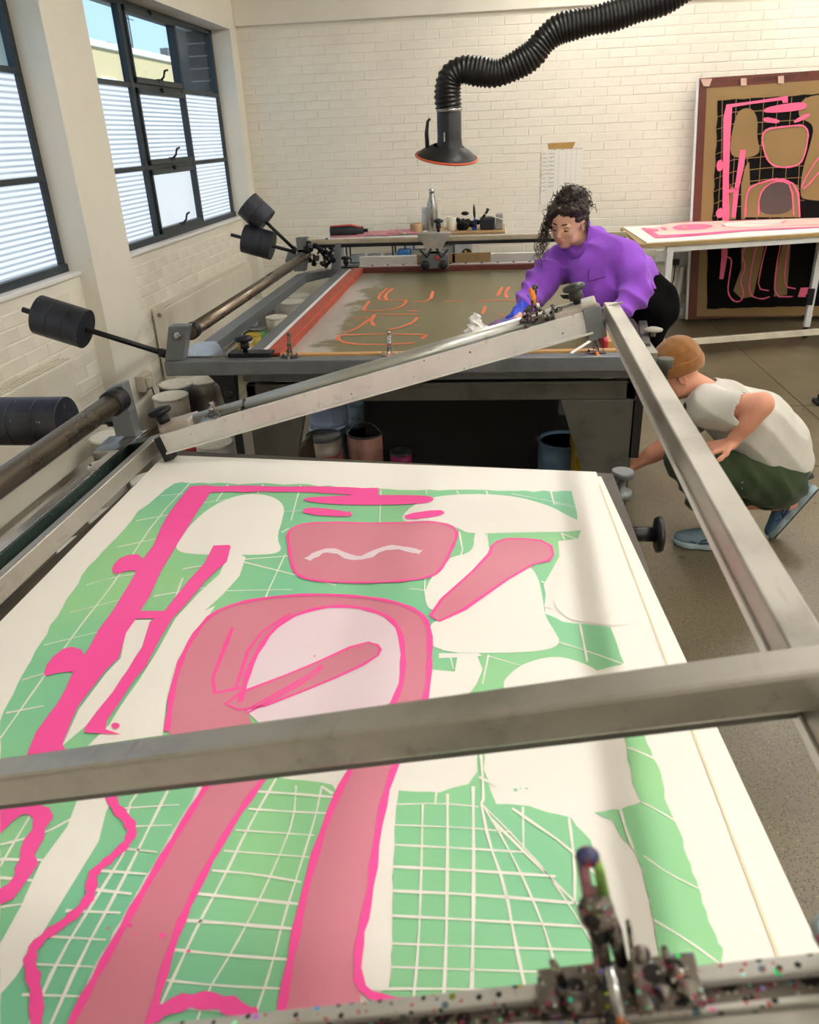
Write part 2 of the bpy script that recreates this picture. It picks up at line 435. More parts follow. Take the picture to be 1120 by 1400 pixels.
MB().box(X0 - .41, XF - .03, 7.985, 7.9995, 1.12, 2.72).build('outer_reveal_mortar', mat('pale_mortar', '#b9b6ae', .9), wl)
DKB = mat('dark_grey_brick', '#56514f', .85, var=.2, scale=5)
for k in range(16):
    MB().box(X0 - .41, XF - .035, 7.972, 7.986, 1.13 + k * .1, 1.217 + k * .1).build('brick', DKB, wl)
# outside : yellow brick building across the yard and the dark brick pier beside the window
yb = bpy.data.materials.new('yellow_stock_brick'); n = NT(yb)
br = n.n('ShaderNodeTexBrick'); br.inputs['Scale'].default_value = 6; br.inputs['Color1'].default_value = srgb('#d9b063') + (1,); br.inputs['Color2'].default_value = srgb('#c49a52') + (1,); br.inputs['Mortar'].default_value = srgb('#cdbb94') + (1,)
mp = n.n('ShaderNodeMapping'); mp.inputs['Rotation'].default_value = (math.pi / 2, 0, math.pi / 2); n.l(n.tc.outputs['Object'], mp.inputs[0]); n.l(mp.outputs[0], br.inputs['Vector'])
n.l(br.outputs[0], n.b.inputs['Base Color']); n.b.inputs['Roughness'].default_value = .9
M_WHT = mat('white_gloss_paint', '#f1f1ee', 0.4, var=.02)
M_WHTM = mat('white_powder_coat', '#e4e6e6', 0.4, var=.03)
bld = thing('building', (-17, 38, 0), 'sunlit yellow brick building seen through the upper window panes', 'building')
MB().box(-20, -16, 24, 60, -1, 5.45).build('wall', yb, bld)
MB().box(-20.1, -15.85, 23.9, 60.1, 5.45, 5.7).build('coping', M_WHT, bld, bevel=.03)
for y in (30.5, 35.2, 37.8, 43.2, 44.9, 48.5):
    wn = MB().box(-16.02, -15.9, y - .7, y + .7, 2.6, 4.4).build('window', M_WHT, bld)
    MB().box(-15.9, -15.88, y - .55, y - .05, 2.75, 4.25).build('pane', mat('dark_far_glass', '#5c6a78', .2), wn)
    MB().box(-15.9, -15.88, y + .05, y + .55, 2.75, 4.25).build('pane', MATS['dark_far_glass'], wn)
for y, hh in ((38.9, .35), (41.0, .5), (46, .7), (49.5, 1.1)):
    MB().box(-17.6, -17.2, y - .3, y + .3, 5.7, 5.7 + hh).build('chimney', mat('grey_chimney', '#6f6b6a', .9), bld)
MB().tube((-17.5, 42, 5.7), (-17.5, 42, 7.6), .03, n=6).tube((-17.5, 41.4, 7.3), (-17.5, 42.6, 7.3), .02, n=6).build('aerial', M_BLKM, bld)
pier = thing('outside_brick_pier', (-3.2, 8.9, 0), 'dark grey brick pier just outside the far window', 'pier')
MB().box(-3.25, -3.095, 8.9, 9.5, 0, 4).build('core', mat('pale_mortar', '#b9b6ae', .9), pier)
MB().box(-3.26, -3.095, 8.88, 8.9, 0, 4).build('near_face', mat('dark_grey_brick', '#56514f', .85, var=.2, scale=5), pier)
dkb = MATS['dark_grey_brick']
for k in range(13):
    z = 1.9 + k * .1
    for j in range(2): MB().box(-3.095, -3.08, 8.89 + j * .3, 9.175 + j * .3, z, z + .088).build('brick', dkb, pier)
MB().box(-40, X0 - .5, -20, 80, -1.2, -1.0).build('yard_ground', mat('outside_tarmac', '#77746e', .9), kind='structure')

# ceiling lamps (above the frame) : long rows of fluorescent diffusers
lm = bpy.data.materials.new('lamp_diffuser'); n = NT(lm); n.b.inputs['Base Color'].default_value = (.9, .9, .9, 1)
n.b.inputs['Emission Color'].default_value = (1.0, .965, .905, 1); n.b.inputs['Emission Strength'].default_value = LAMP
for i, x in enumerate((.8, 3.0, 5.2)):
    for j, y in enumerate((-1.6, 1.2, 4.2, 7.0)):
        t = thing('ceiling_light', (x, y, ZC - .12), 'long fluorescent ceiling light, row %s from the windows, %s' % (('first', 'second', 'third')[i], ('behind the camera', 'above the near press', 'above the back press', 'closest to the back wall')[j]), 'lamp', 'long ceiling lights')
        MB().box(x - .09, x + .09, y - .65, y + .65, ZC - .06, ZC).build('housing', M_WHT, t, bevel=.01)
        MB().box(x - .07, x + .07, y - .62, y + .62, ZC - .09, ZC - .06).build('diffuser', lm, t)

# radiators under the windows
def radiator(y0, y1, label):
    t = thing('radiator', (X0 - .05, (y0 + y1) / 2, .12), label, 'radiator', 'white panel radiators under the windows')
    MB().box(X0 - .02, X0 + .012, y0, y1, .15, .73).build('front_panel', M_RAD, t, bevel=.006)
    MB().box(X0 - .075, X0 - .055, y0, y1, .15, .73).build('back_panel', M_RAD, t, bevel=.004)
    MB().box(X0 - .08, X0 + .008, y0 - .004, y0 + .006, .14, .735).build('side_panel', M_RAD, t, bevel=.002)
    MB().box(X0 - .08, X0 + .008, y1 - .006, y1 + .004, .14, .735).build('side_panel', M_RAD, t, bevel=.002)
    mb = MB(); k = int((y1 - y0) / .03)
    for i in range(k): mb.box(X0 - .07, X0 - .002, y0 + .01 + i * .03, y0 + .018 + i * .03, .722, .738)
    for i in range(3): mb.box(X0 - .07 + i * .03, X0 - .062 + i * .03, y0, y1, .724, .74)
    mb.build('top_grille', M_RAD, t, kind='stuff')
    mb = MB()
    for i in range(int((y1 - y0) / .06)): mb.box(X0 - .055, X0 - .02, y0 + .03 + i * .06, y0 + .04 + i * .06, .17, .70)
    mb.build('fins', M_RAD, t, kind='stuff')
    MB().lathe((X0 - .03, y0 - .004, .69), (0, -1, 0), [(.014, 0), (.016, .01), (.012, .016)], 12).build('vent_plug', mat('brown_brass_plug', '#8e8068', .4), t)
    MB().path([(X0 - .03, y0 + .05, .16), (X0 - .03, y0 + .05, .05), (X0 - .03, y0 + .05, 0.0)], .008, 8).build('pipe', M_WHT, t)
M_RAD = mat('radiator_enamel', '#e6e0d0', .42, var=.03)
radiator(5.50, 7.72, 'long white radiator on the wall under the far window')
radiator(1.9, 4.12, 'white radiator under the near window behind the near press')

# socket boxes
t = thing('wall_socket', (X0 + .02, 4.93, .31), 'grey socket box with a plug and black cable on the left pier', 'socket')
c = Vector((X0, 4.9, .36))
MB().box(X0, X0 + .06, c.y - .05, c.y + .1, c.z - .055, c.z + .055).build('back_box', mat('beige_plastic', '#c3bca9', .45), t, bevel=.006)
MB().box(X0 + .06, X0 + .085, c.y - .02, c.y + .04, c.z - .035, c.z + .035).build('plug', mat('cream_plastic', '#dcd6c6', .4), t, bevel=.006)
MB().path([(X0 + .08, c.y + .01, c.z - .03), (X0 + .085, c.y + .02, c.z - .1), (X0 + .06, c.y + .05, c.z - .2), (X0 + .03, c.y + .1, .02)], .005, 8).build('cable', M_BLACK, t)
t = thing('light_switch', (1.632, Y1 - .02, .63), 'small white square switch low on the back wall left of the socket', 'switch')
MB().box(1.585, 1.675, Y1 - .03, Y1 - .006, .57, .68).build('plate', M_WHT, t, bevel=.004)
MB().box(1.62, 1.64, Y1 - .036, Y1 - .03, .61, .645).build('rocker', M_WHT, t, bevel=.002)
t = thing('double_socket', (1.83, Y1 - .02, .58), 'grey double socket with black plug and white conduit below, beside the leaning board', 'socket')
MB().box(1.73, 1.95, Y1 - .045, Y1 - .006, .52, .66).build('plate', mat('grey_metal_clad', '#a5a49d', .4), t, bevel=.006)
MB().box(1.735, 1.80, Y1 - .09, Y1 - .045, .545, .60).build('plug', M_BLACK, t, bevel=.008)
MB().path([(1.765, Y1 - .07, .55), (1.765, Y1 - .06, .4), (1.73, Y1 - .05, .28), (1.70, Y1 - .05, .22)], .006, 8).build('cable', M_BLACK, t)
MB().tube((1.84, Y1 - .035, .52), (1.84, Y1 - .035, .08), .022).build('conduit', M_WHT, t)
MB().lathe((1.84, Y1 - .05, .09), (0, -1, 0), [(.05, -.03), (.05, .02), (.045, .03)], 20).box(1.86, 2.0, Y1 - .05, Y1 - .006, .06, .12).build('elbow', M_WHT, t)
# ================================================================ back press
def tknob(base, axis, parent, m1=None, r=.035, L=.07, name='knob'):
    axis = Vector(axis).normalized()
    mb = MB().lathe(base, axis, [(.011, 0), (.011, L * .25), (.02, L * .28), (.02, L * .62), (.014, L * .68), (r * .9, L * .74), (r, L * .84), (r * .92, L * .96), (r * .4, L * 1.04), (.004, L * 1.06)], 18)
    return mb.build(name, m1 or M_BLKM, parent)
def toggle(pos, along, up, out, parent, sc=1.0, open_=True, m=None, grip=None, lean=0.0):
    """toggle clamp: base plate, two side plates, U bar with spindle, lever with orange grip"""
    A = Vector(along).normalized(); U = Vector(up).normalized(); O = Vector(out).normalized(); P = Vector(pos)
    m = m or M_CHROME
    def q(a, o, u): return P + A * (a * sc) + O * (o * sc) + U * (u * sc)
    root = MB().beam(q(-.045, 0, .003), q(.045, 0, .003), .045 * sc, .006 * sc, U).build('toggle_clamp', m, parent, bevel=.001)
    mb = MB()
    for a in (-.011, .011):
        mb.prism([q(a - .0015, -.014, .006), q(a - .0015, .016, .006), q(a - .0015, .013, .035), q(a - .0015, -.004, .042)], A * (.003 * sc))
    for a in (-.036, .036):
        mb.tube(q(a, 0, .006), q(a, 0, .013), .006 * sc, n=6); mb.tube(q(a, 0, .013), q(a, 0, .02), .003 * sc, n=8)
    mb.tube(q(-.015, .008, .03), q(.015, .008, .03), .003 * sc, n=8); mb.tube(q(-.015, -.005, .022), q(.015, -.005, .022), .003 * sc, n=8)
    mb.build('side_plates', m, root)
    mb = MB()
    for a in (-.006, .006): mb.path([q(a, 0, .03), q(a * .9, -.004, .07), q(a * .75, -.01 - lean, .115)], .0032 * sc, 8)
    mb.tube(q(-.009, -.01 - lean, .114), q(.009, -.01 - lean, .114), .008 * sc, n=10)
    mb.tube(q(-.011, -.003, .062), q(.011, -.003, .062), .009 * sc, n=10)
    mb.build('arm', m, root)
    mb = MB().path([q(0, .01, .032), q(0, .022, .02), q(0, .034, .006)], .004 * sc, 8); mb.build('lever', m, root)
    MB().lathe(q(0, .03, .012), (q(0, .055, -.022) - q(0, .03, .012)), [(.004 * sc, 0), (.0085 * sc, .006 * sc), (.010 * sc, .022 * sc), (.0085 * sc, .036 * sc), (.002 * sc, .041 * sc)], 14).build('grip', grip or M_ORANGE, root)
    return root

P1 = thing('screen_printing_press', (-.4, 4.6, 0), 'farther large steel screen printing press, lying closed with a wet screen on it', 'press')
XL, XR, YF, YB = -1.15, .63, 3.40, 5.90
# base frame and legs, with added dark fillers for the shade below
MB().box(XL, XR, YF, YF + .05, .70, .785).box(XL, XR, YB - .05, YB, .70, .785).box(XL, XL + .05, YF, YB, .70, .785).box(XR - .05, XR, YF, YB, .70, .785).build('base_frame', M_DKSTEEL, P1, bevel=.006)
MB().box(XL, XR - .03, YF - .02, YF + .04, .805, .845).build('front_rail', M_GREYM, P1, bevel=.004)
MB().box(XL + .05, XR - .05, YF + .045, YB, .79, .872).build('print_bed', mat('black_bed', '#16161a', .6), P1)
for yy in (YF, YB - .06):
    MB().prism([(XR - .0, yy, .70), (XR - .33, yy, .70), (XR - .10, yy, .0), (XR - .0, yy, .0)], (0, .06, 0)).build('leg', M_DKSTEEL, P1, bevel=.004)
    MB().prism([(XL + .0, yy, .70), (XL + .28, yy, .70), (XL + .10, yy, .0), (XL + .0, yy, .0)], (0, .06, 0)).build('leg', M_DKSTEEL, P1, bevel=.004)
MB().box(XL + .36, XR - .02, YB - .09, YB - .07, .03, .70).build('added_shade_panel', mat('shade_black', '#141416', .7), P1)  # added dark sheet standing in for the shade under the press
MB().box(XL + .42, XR - .06, YF + .75, YB - .1, .06, .69).build('added_shade_box', MATS['shade_black'], P1)  # added black block that darkens the space below the bed
MB().box(.30, .35, YF + .08, YF + .14, .60, .70).box(.36, .42, YF + .08, YF + .14, .66, .70).build('bracket', M_GREYM, P1, bevel=.004)
# master frame
zf0, zf1 = .865, .93
MB().beam((-1.47, 3.31, (zf0 + zf1) / 2), (.60, 3.31, (zf0 + zf1) / 2), .07, .065).build('front_beam', M_GREYM, P1, bevel=.005)
MB().beam((-1.385, 3.345, .90), (-1.385, 5.65, .90), .07, .06).beam((-1.385, 5.64, .90), (-1.26, 5.86, .90), .07, .06).beam((-1.27, 5.86, .90), (-.9, 5.86, .90), .07, .06).build('outer_side_rail', M_GREYM, P1, bevel=.005)
MB().beam((-1.11, 3.345, .90), (-1.11, 5.9, .90), .06, .055).build('inner_side_rail', M_GREYM, P1, bevel=.005)
MB().beam((.665, 3.345, .90), (.665, 5.9, .90), .06, .055).build('side_rail', M_STEEL, P1, bevel=.005)
MB().prism([(-1.47, 3.345, .932), (-1.20, 3.345, .932), (-1.34, 3.62, .932), (-1.42, 3.62, .932)], (0, 0, .006)).build('corner_plate', M_CHROME, P1)
MB().beam((-1.0, 5.93, .965), (.62, 5.93, .965), .05, .07).build('channel_bar', M_ALU, P1, bevel=.005)
MB().beam((-1.0, 5.885, .925), (.62, 5.885, .925), .05, .03).build('channel_lip', M_ALU, P1, bevel=.004)
mb = MB()
for i in range(14): mb.lathe((-.9 + i * .115, 5.875, .941), (0, 0, 1), [(.008, 0), (.008, .006)], 8)
mb.build('bolt_row', M_BLKM, P1)
MB().beam((-1.0, 5.915, .93), (-1.16, 5.915, .93), .12, .02).build('clamp_block', M_BLKM, P1, bevel=.003)
tknob((-1.10, 5.9, .935), (0, 0, 1), P1, M_BLACK, .04, .075)
tknob((-1.115, 3.36, .945), (0, 0, 1), P1, M_BLKM, .042, .075)
MB().box(-1.19, -.99, 3.33, 3.40, .93, .95).build('clamp_block', M_BLKM, P1, bevel=.003)
# hinge tube, uprights
for y in (3.32, 5.80):
    MB().prism([(-1.47, y - .03, .93), (-1.385, y - .03, .93), (-1.335, y - .03, 1.085), (-1.425, y - .03, 1.085)], (0, .06, 0)).build('hinge_upright', M_GREYM, P1, bevel=.004)
    MB().lathe((-1.385, y - .03, 1.045), (0, -1, 0), [(.018, 0), (.018, .012), (.008, .014), (.008, .02)], 6, False).build('bolt', M_CHROME, P1)
MB().tube((-1.355, 3.35, 1.045), (-1.355, 5.77, 1.045), .031, n=20).build('hinge_tube', M_TUBE, P1)
MB().lathe((-1.355, 3.352, 1.045), (0, 1, 0), [(.037, 0), (.037, .05), (.033, .055)], 20).build('collar', M_BLKM, P1)
def counterweight(p0, p1, a, b, rad, parent, nd=3, tail=True, m=None):
    """rod from p0 out to p1, with nd iron discs between fractions a and b"""
    p0 = Vector(p0); p1 = Vector(p1); d = (p1 - p0)
    rod = MB().tube(p0, p1, .0125, n=14)
    rod.tube(p0, p0 + d.normalized() * .03, .02, n=6).build('counterweight_rod', M_BLKM, parent)
    for i in range(nd):
        q0 = p0 + d * (a + (b - a) * i / nd); L = d.length * (b - a) / nd
        MB().lathe(q0, d, [(.02, 0), (rad - .0015, .0003), (rad, .0015), (rad, L - .002), (rad - .0015, L - .0006), (.02, L - .0004)], 56, False).build('counterweight', m or M_WEIGHT, parent)
counterweight((-1.47, 3.32, .955), (-2.10, 3.32, 1.165), .56, .89, .088, P1)
w1 = (aty(405, 345, 5.80)); counterweight(w1, aty(316, 321, 5.80), .36, .80, .10, P1)
w2 = (aty(405, 343, 5.86)); counterweight(w2, aty(336, 277, 5.86) , .60, .98, .10, P1, 2)
# jumble of bolts and adjusters at the far hinge
mb = MB(); rr = random.Random(3)
for k in range(26):
    p = Vector((-1.30 + rr.uniform(-.09, .13), 5.74 + rr.uniform(-.05, .08), 1.03 + rr.uniform(-.08, .1)))
    d = Vector((rr.uniform(-1, 1), rr.uniform(-1, 1), rr.uniform(-1, 1))).normalized() * rr.uniform(.02, .05)
    mb.tube(p - d, p + d, rr.uniform(.006, .014), n=8); mb.tube(p + d * .6, p + d, .02, n=6)
mb.build('adjuster_bolts', M_BLKM, P1, kind='stuff')
MB().prism([(-1.45, 5.78, .95), (-1.40, 5.78, 1.02), (-1.5, 5.78, 1.07), (-1.53, 5.78, 1.0)], (0, .05, 0)).build('rod_bracket', M_GREYM, P1)
MB().prism([(-1.19, 5.76, .93), (-1.12, 5.76, .93), (-1.10, 5.76, 1.12), (-1.14, 5.76, 1.12)], (0, .03, 0)).build('rod_bracket', M_GREYM, P1)
MB().box(-1.43, -1.35, 5.77, 5.84, 1.06, 1.165).build('beam_upright', M_GREYM, P1, bevel=.004)
ub = MB().beam((-1.36, 5.80, 1.128), (.9, 5.80, 1.122), .05, .034).build('cross_beam', mat('scuffed_beam', '#b3a892', .5, .3, .15, 5), P1, bevel=.005)
MB().beam((-1.36, 5.776, 1.102), (.9, 5.776, 1.096), .03, .022).build('cable_track', M_BLKM, P1)
# trolley hanging from the cross beam
xt = -.43
MB().prism([(xt - .125, 5.74, 1.17), (xt + .125, 5.74, 1.17), (xt + .03, 5.74, 1.03), (xt - .03, 5.74, 1.03)], (0, .02, 0)).build('trolley_plate', mat('grey_trolley', '#a5a29b', .4, .4), P1, bevel=.003)
MB().box(xt - .11, xt + .11, 5.76, 5.86, 1.15, 1.172).build('trolley_top', MATS['grey_trolley'], P1, bevel=.003)
MB().prism([(xt - .10, 5.74, .93), (xt + .10, 5.74, .93), (xt + .10, 5.74, 1.02), (xt + .04, 5.74, 1.05), (xt - .04, 5.74, 1.05), (xt - .10, 5.74, 1.02)], (0, .05, 0)).build('trolley_body', M_GREYM, P1, bevel=.004)
for s in (-1, 1):
    MB().path([(xt + s * .1, 5.73, 1.06), (xt + s * .05, 5.72, 1.01), (xt + s * .02, 5.72, 1.07)], .008, 8).build('linkage', M_BLKM, P1)
    MB().lathe((xt + s * .065, 5.73, .96), (0, -1, 0), [(.03, 0), (.03, .025), (.01, .03)], 14).build('roller', M_BLACK, P1)
MB().lathe((xt + .02, 5.74, 1.005), (0, -1, 0), [(.016, 0), (.016, .02), (.01, .024)], 12).build('stop_button', mat('red_plastic', '#b0292c', .4), P1)
tknob((xt + .03, 5.80, 1.172), (0, 0, 1), P1, M_BLACK, .035, .085)
MB().box(xt + .12, xt + .4, 5.90, 5.915, .945, 1.01).build('brown_tape', mat('brown_packing_tape', '#a58a62', .35), P1)
MB().box(xt - .14, xt + .14, 5.90, 5.912, .935, 1.008).build('brown_tape', MATS['brown_packing_tape'], P1)
# black support under the front left corner and post
MB().prism([(-1.31, 3.33, .865), (-1.17, 3.33, .865), (-1.18, 3.33, .72), (-1.20, 3.33, .68), (-1.24, 3.33, .72), (-1.25, 3.33, .80)], (0, .05, 0)).build('pivot_bracket', M_BLACK, P1, bevel=.004)
MB().lathe((-1.2, 3.33, .77), (0, -1, 0), [(.022, 0), (.022, .02), (.012, .03)], 12).build('pivot_bolt', M_BLKM, P1)
MB().box(-1.22, -1.19, 3.35, 3.38, .0, .70).build('support_post', M_BLACK, P1)
for px_, z_ in ((397, .94), (533, .94)):
    p = aty(px_, 487, 3.34); toggle((p.x, 3.335, .931), (1, 0, 0), (0, .1, 1), (0, -1, 0), P1, .85, m=M_CHROME if px_ == 533 else M_DKSTEEL, grip=M_ORANGE if px_ == 533 else M_DKSTEEL)
toggle((.435, 3.335, .931), (1, 0, 0), (-.2, .1, 1), (0, -1, 0), P1, .85, m=M_DIRTY)
MB().box(.60, .72, 3.30, 3.46, .865, .90).build('corner_block', M_DKSTEEL, P1, bevel=.004)
MB().lathe((.70, 3.22, .80), (0, 0, 1), [(.016, 0), (.016, .09), (.032, .095), (.034, .13), (.03, .135)], 16).build('levelling_knob', M_DKSTEEL, P1)
MB().box(.62, .72, 3.18, 3.30, .80, .84).build('corner_block', M_DKSTEEL, P1, bevel=.004)
MB().beam((.66, 3.45, .93), (.72, 3.9, .93), .04, .02).build('clamp_block', M_DKSTEEL, P1, bevel=.004)
MB().lathe((.72, 3.62, .93), (0, 0, 1), [(.012, 0), (.012, .02), (.04, .024), (.042, .032), (.02, .04)], 16).build('knob', mat('pale_knob', '#a9a596', .5), P1)
MB().box(.62, .665, 3.40, 3.46, .42, .70).build('side_guard', M_BLACK, P1)

# the screen lying in it
sc = thing('printing_screen', (-.2, 4.6, .9), 'wooden printing screen with a red-stained frame and olive mesh on the farther press', 'screen')
M_REDW = mat('red_stained_timber', '#a8452f', .5, var=.18, scale=6, stretch=(4, 1, 4)); M_WOOD = mat('pale_screen_timber', '#c79a62', .5, var=.12, scale=7, stretch=(1, 6, 6))
sx0, sx1, sy0, sy1 = -1.035, .60, 3.375, 5.84
MB().box(sx0, sx0 + .075, sy0, sy1, .885, .94).build('left_rail', M_REDW, sc, bevel=.004)
MB().box(sx0, sx1, sy1 - .05, sy1, .885, .94).build('far_rail', mat('dark_red_timber', '#5d2a22', .5), sc, bevel=.004)
MB().box(sx0, sx1, sy0, sy0 + .035, .885, .932).build('near_rail', M_WOOD, sc, bevel=.004)
rr_ = MB().box(sx1 - .10, sx1, sy0 + .1, sy1, .885, .945).build('right_rail', M_WOOD, sc, bevel=.004)
MB().box(sx1 - .112, sx1 - .10, sy0 + .1, sy1, .887, .945).build('red_edge', mat('red_tape', '#c32a3c', .4), sc)
MB().box(sx0 - .035, sx0 - .002, sy0, sy1, .90, .928).build('white_tape_strip', M_WHTM, sc)
mm = bpy.data.materials.new('olive_screen_mesh'); n = NT(mm)
sp = n.n('ShaderNodeSeparateXYZ'); n.l(n.tc.outputs['Object'], sp.inputs[0])
nz = n.noise(3.5, 5, .6)
def lin(v, a, b):
    r = n.n('ShaderNodeMapRange'); n.l(v, r.inputs[0]); r.inputs[1].default_value = a; r.inputs[2].default_value = b; return r.outputs[0]
ad = n.n('ShaderNodeMath', operation='ADD'); n.l(lin(sp.outputs['X'], -.80, -.25), ad.inputs[0]); n.l(nz, ad.inputs[1])
ed = n.n('ShaderNodeMath', operation='ADD'); n.l(lin(sp.outputs['Y'], -1.2, -1.05), ed.inputs[0]); n.l(nz, ed.inputs[1])
mn = n.n('ShaderNodeMath', operation='MINIMUM'); n.l(ad.outputs[0], mn.inputs[0]); n.l(ed.outputs[0], mn.inputs[1])
olive = n.mix(n.noise(1.6, 4, .6), srgb('#5a5433'), srgb('#716943'))
smear = n.mix(n.noise(9, 4, .6, stretch=(1, .25, 1)), srgb('#8d867f'), srgb('#bbb4ac'))
colr = n.mix(n.ramp(mn.outputs[0], [(.82, bw(0)), (.90, bw(1))]), smear, olive)
far = n.ramp(lin(sp.outputs['Y'], .55, 1.2), [(0, bw(0)), (.6, bw(.75)), (1, bw(.3))])
colr = n.mix(far, colr, n.mix(n.noise(2.3, 3), srgb('#6e665c'), srgb('#3c4a26')))
n.l(colr, n.b.inputs['Base Color']); n.b.inputs['Roughness'].default_value = .32
MB().box(sx0 + .07, sx1 - .09, sy0 + .03, sy1 - .04, .898, .902).build('mesh', mm, sc)
mb = MB(); NZ = Vector((0, 0, 1)); k = .3393
def onp(pts, z, c=None):
    return [atz(*(c(p) if c else p), z) for p in pts]
cc = lambda p: (380 + p[0] * k, 360 + p[1] * k)
for st in ([(440, 100), (405, 132), (412, 150), (520, 148)], [(465, 100), (430, 128), (440, 148)], [(370, 152), (345, 182), (352, 193), (430, 190), (495, 178), (520, 155), (508, 146)],
           [(548, 155), (615, 150), (625, 112)], [(668, 153), (745, 149)], [(808, 153), (880, 148), (980, 150)], [(905, 95), (886, 130)], [(932, 95), (915, 120), (925, 138)],
           [(838, 172), (825, 203)], [(885, 207), (915, 207)], [(302, 222), (378, 218)], [(375, 222), (310, 268), (262, 278)], [(390, 205), (375, 235), (390, 252)], [(400, 207), (565, 205)],
           [(562, 218), (545, 240), (480, 262), (440, 268)], [(248, 289), (440, 284), (600, 287)], [(248, 290), (240, 305), (280, 325), (420, 328), (555, 320)], [(520, 190), (568, 192)], [(600, 287), (580, 305)]):
    q = onp(smoothpts(st, False, 1), .9035, cc); ribbon(mb, q, .019, NZ)
mb.build('orange_stencil_lines', I_ORANGE, sc, fixn=False, kind='stuff')
# paper strip and rag
MB().beam(atz(781, 483, .955), atz(812, 463, .985), .016, .002).build('paper_strip', M_WHT, None, label='narrow white paper strip at the right clamp of the farther press', cat='paper')

# ================================================================ near press
P2 = thing('screen_printing_press', (-.4, 1.3, 0), 'nearer steel printing press with its frame swung half open over the big print', 'press')
bc = [atz(236, 617, .85), atz(838, 649, .85), Vector((.372, 1.30, .85)), Vector((.30, .12, .85)), Vector((-1.19, .12, .85))]
bc[0].z = bc[1].z = .80
MB().prism([p + Vector((0, 0, .80 - p.z)) for p in bc], (0, 0, .055)).build('print_bed', mat('dark_baseboard', '#4a4339', .55, var=.2), P2, bevel=.003)
MB().box(-1.10, .22, 2.10, 2.15, .70, .79).box(-1.10, .22, .3, .35, .70, .79).box(-1.10, -1.05, .3, 2.15, .70, .79).box(.17, .22, .3, 2.15, .70, .79).build('base_frame', M_DKSTEEL, P2, bevel=.005)
for yy in (2.09, .3):
    MB().prism([(.22, yy, .70), (-.08, yy, .70), (.12, yy, 0), (.22, yy, 0)], (0, .06, 0)).build('leg', M_DKSTEEL, P2, bevel=.004)
    MB().prism([(-1.1, yy, .70), (-.8, yy, .70), (-1.0, yy, 0), (-1.1, yy, 0)], (0, .06, 0)).build('leg', M_DKSTEEL, P2, bevel=.004)
# frame coordinates : s across from the hinge side, t along the press (from the far end towards the camera), h above
O = Vector((-1.10, 2.36, .93)); EX = Vector((1.42, -.06, .41)).normalized(); EY = Vector((0, -1, 0)); EH = EX.cross(Vector((0, 1, 0))).normalized()
def N(s, t, h=0): return O + EX * s + EY * t + EH * h
def nbeam(s0, t0, s1, t1, wd, ht, h, name, m, bev=.004): return MB().beam(N(s0, t0, h), N(s1, t1, h), wd, ht, EH).build(name, m, P2, bevel=bev)
nbeam(-.185, -.06, -.185, 2.2, .05, .05, -.03, 'outer_side_rail', M_GREEN)
nbeam(-.185, -.06, -.185, 2.2, .052, .004, -.004, 'rail_top', M_CHROME, .001)
nbeam(-.045, -.02, -.045, 2.2, .036, .05, -.025, 'inner_side_rail', M_STEEL)
nbeam(-.2, -.05, -.03, .0, .05, .05, -.03, 'corner_link', M_GREEN)
MB().beam((.333, 2.31, 1.3225), (.295, .08, 1.3225), .042, .045).build('side_rail', M_STEEL, P2, bevel=.003)
MB().beam((.3105, 2.25, 1.303), (.2725, .08, 1.303), .004, .012).build('side_lip', M_ALU, P2)
# far channel bar : round top tube + flat channel face
MB().tube(N(.06, .02, .014), N(1.44, .02, .014), .026, n=20).build('round_tube', metal('satin_tube', '#b4b4ae', .34, .06, metalness=.7), P2)
nbeam(.03, .085, 1.42, .085, .012, .062, -.012, 'channel_face', M_ALU, .002)
nbeam(.05, .06, 1.42, .06, .06, .008, -.004, 'channel_floor', M_DKSTEEL, .002)
nbeam(.03, .095, 1.42, .095, .02, .006, -.042, 'channel_lip', M_ALU, .001)
nbeam(.03, .03, .14, .03, .09, .055, .012, 'clamp_block', mat('pale_clamp_block', '#b5ab9f', .45, .3), )
nbeam(1.33, .03, 1.45, .03, .10, .055, .005, 'clamp_block', MATS['pale_clamp_block'])
nbeam(.02, .05, .02, .09, .035, .085, -.03, 'end_bracket', M_BLACK)
nbeam(1.43, .05, 1.43, .10, .05, .09, -.02, 'end_bracket', M_GREYM)
tknob(N(.03, .02, .02), EH, P2, M_BLKM, .040, .070)
tknob(N(1.40, .03, .03), EH, P2, mat('grey_knob', '#3c3c3a', .35, .4), .033, .058)
nbeam(1.46, .04, 1.52, .04, .012, .004, .003, 'blue_mark', M_CHROME, 0)
toggle(N(.20, .04, .02), EX, (.3, -.4, .6), (.3, .2, 1), P2, .75, m=M_CHROME, grip=mat('peach_grip', '#e9b184', .5))
toggle(N(.31, .06, .0), EX, (0.3, .1, 1), (0, .4, 1), P2, .5, m=M_DIRTY, grip=M_CHROME)
tg = toggle(N(1.27, .04, .03), EX, (0, .0, 1), (-.3, .3, .9), P2, .85, m=M_DIRTY, grip=M_DIRTY)
tip = N(1.29, .04, .025)
mb = MB().tube(tip + Vector((0, 0, .02)), tip + Vector((-.015, 0, .045)), .006, n=10); mb.build('lever', M_CHROME, tg)
MB().lathe(tip + Vector((-.015, 0, .040)), (-.35, 0, 1), [(.005, 0), (.008, .006), (.009, .035), (.007, .046), (.003, .049)], 12).build('grip', mat('orange_white_grip', '#e38a3c', .4, var=.3, scale=60), tg)
mb = MB(); rr = random.Random(5)
for k_ in range(16):
    a = N(1.22 + rr.random() * .16, .035 + rr.random() * .05, .02 + rr.random() * .02); d = Vector((rr.uniform(-1, 1), rr.uniform(-1, 1), rr.uniform(0, 1.5))).normalized() * .014
    mb.tube(a, a + d, rr.uniform(.004, .008), n=8)
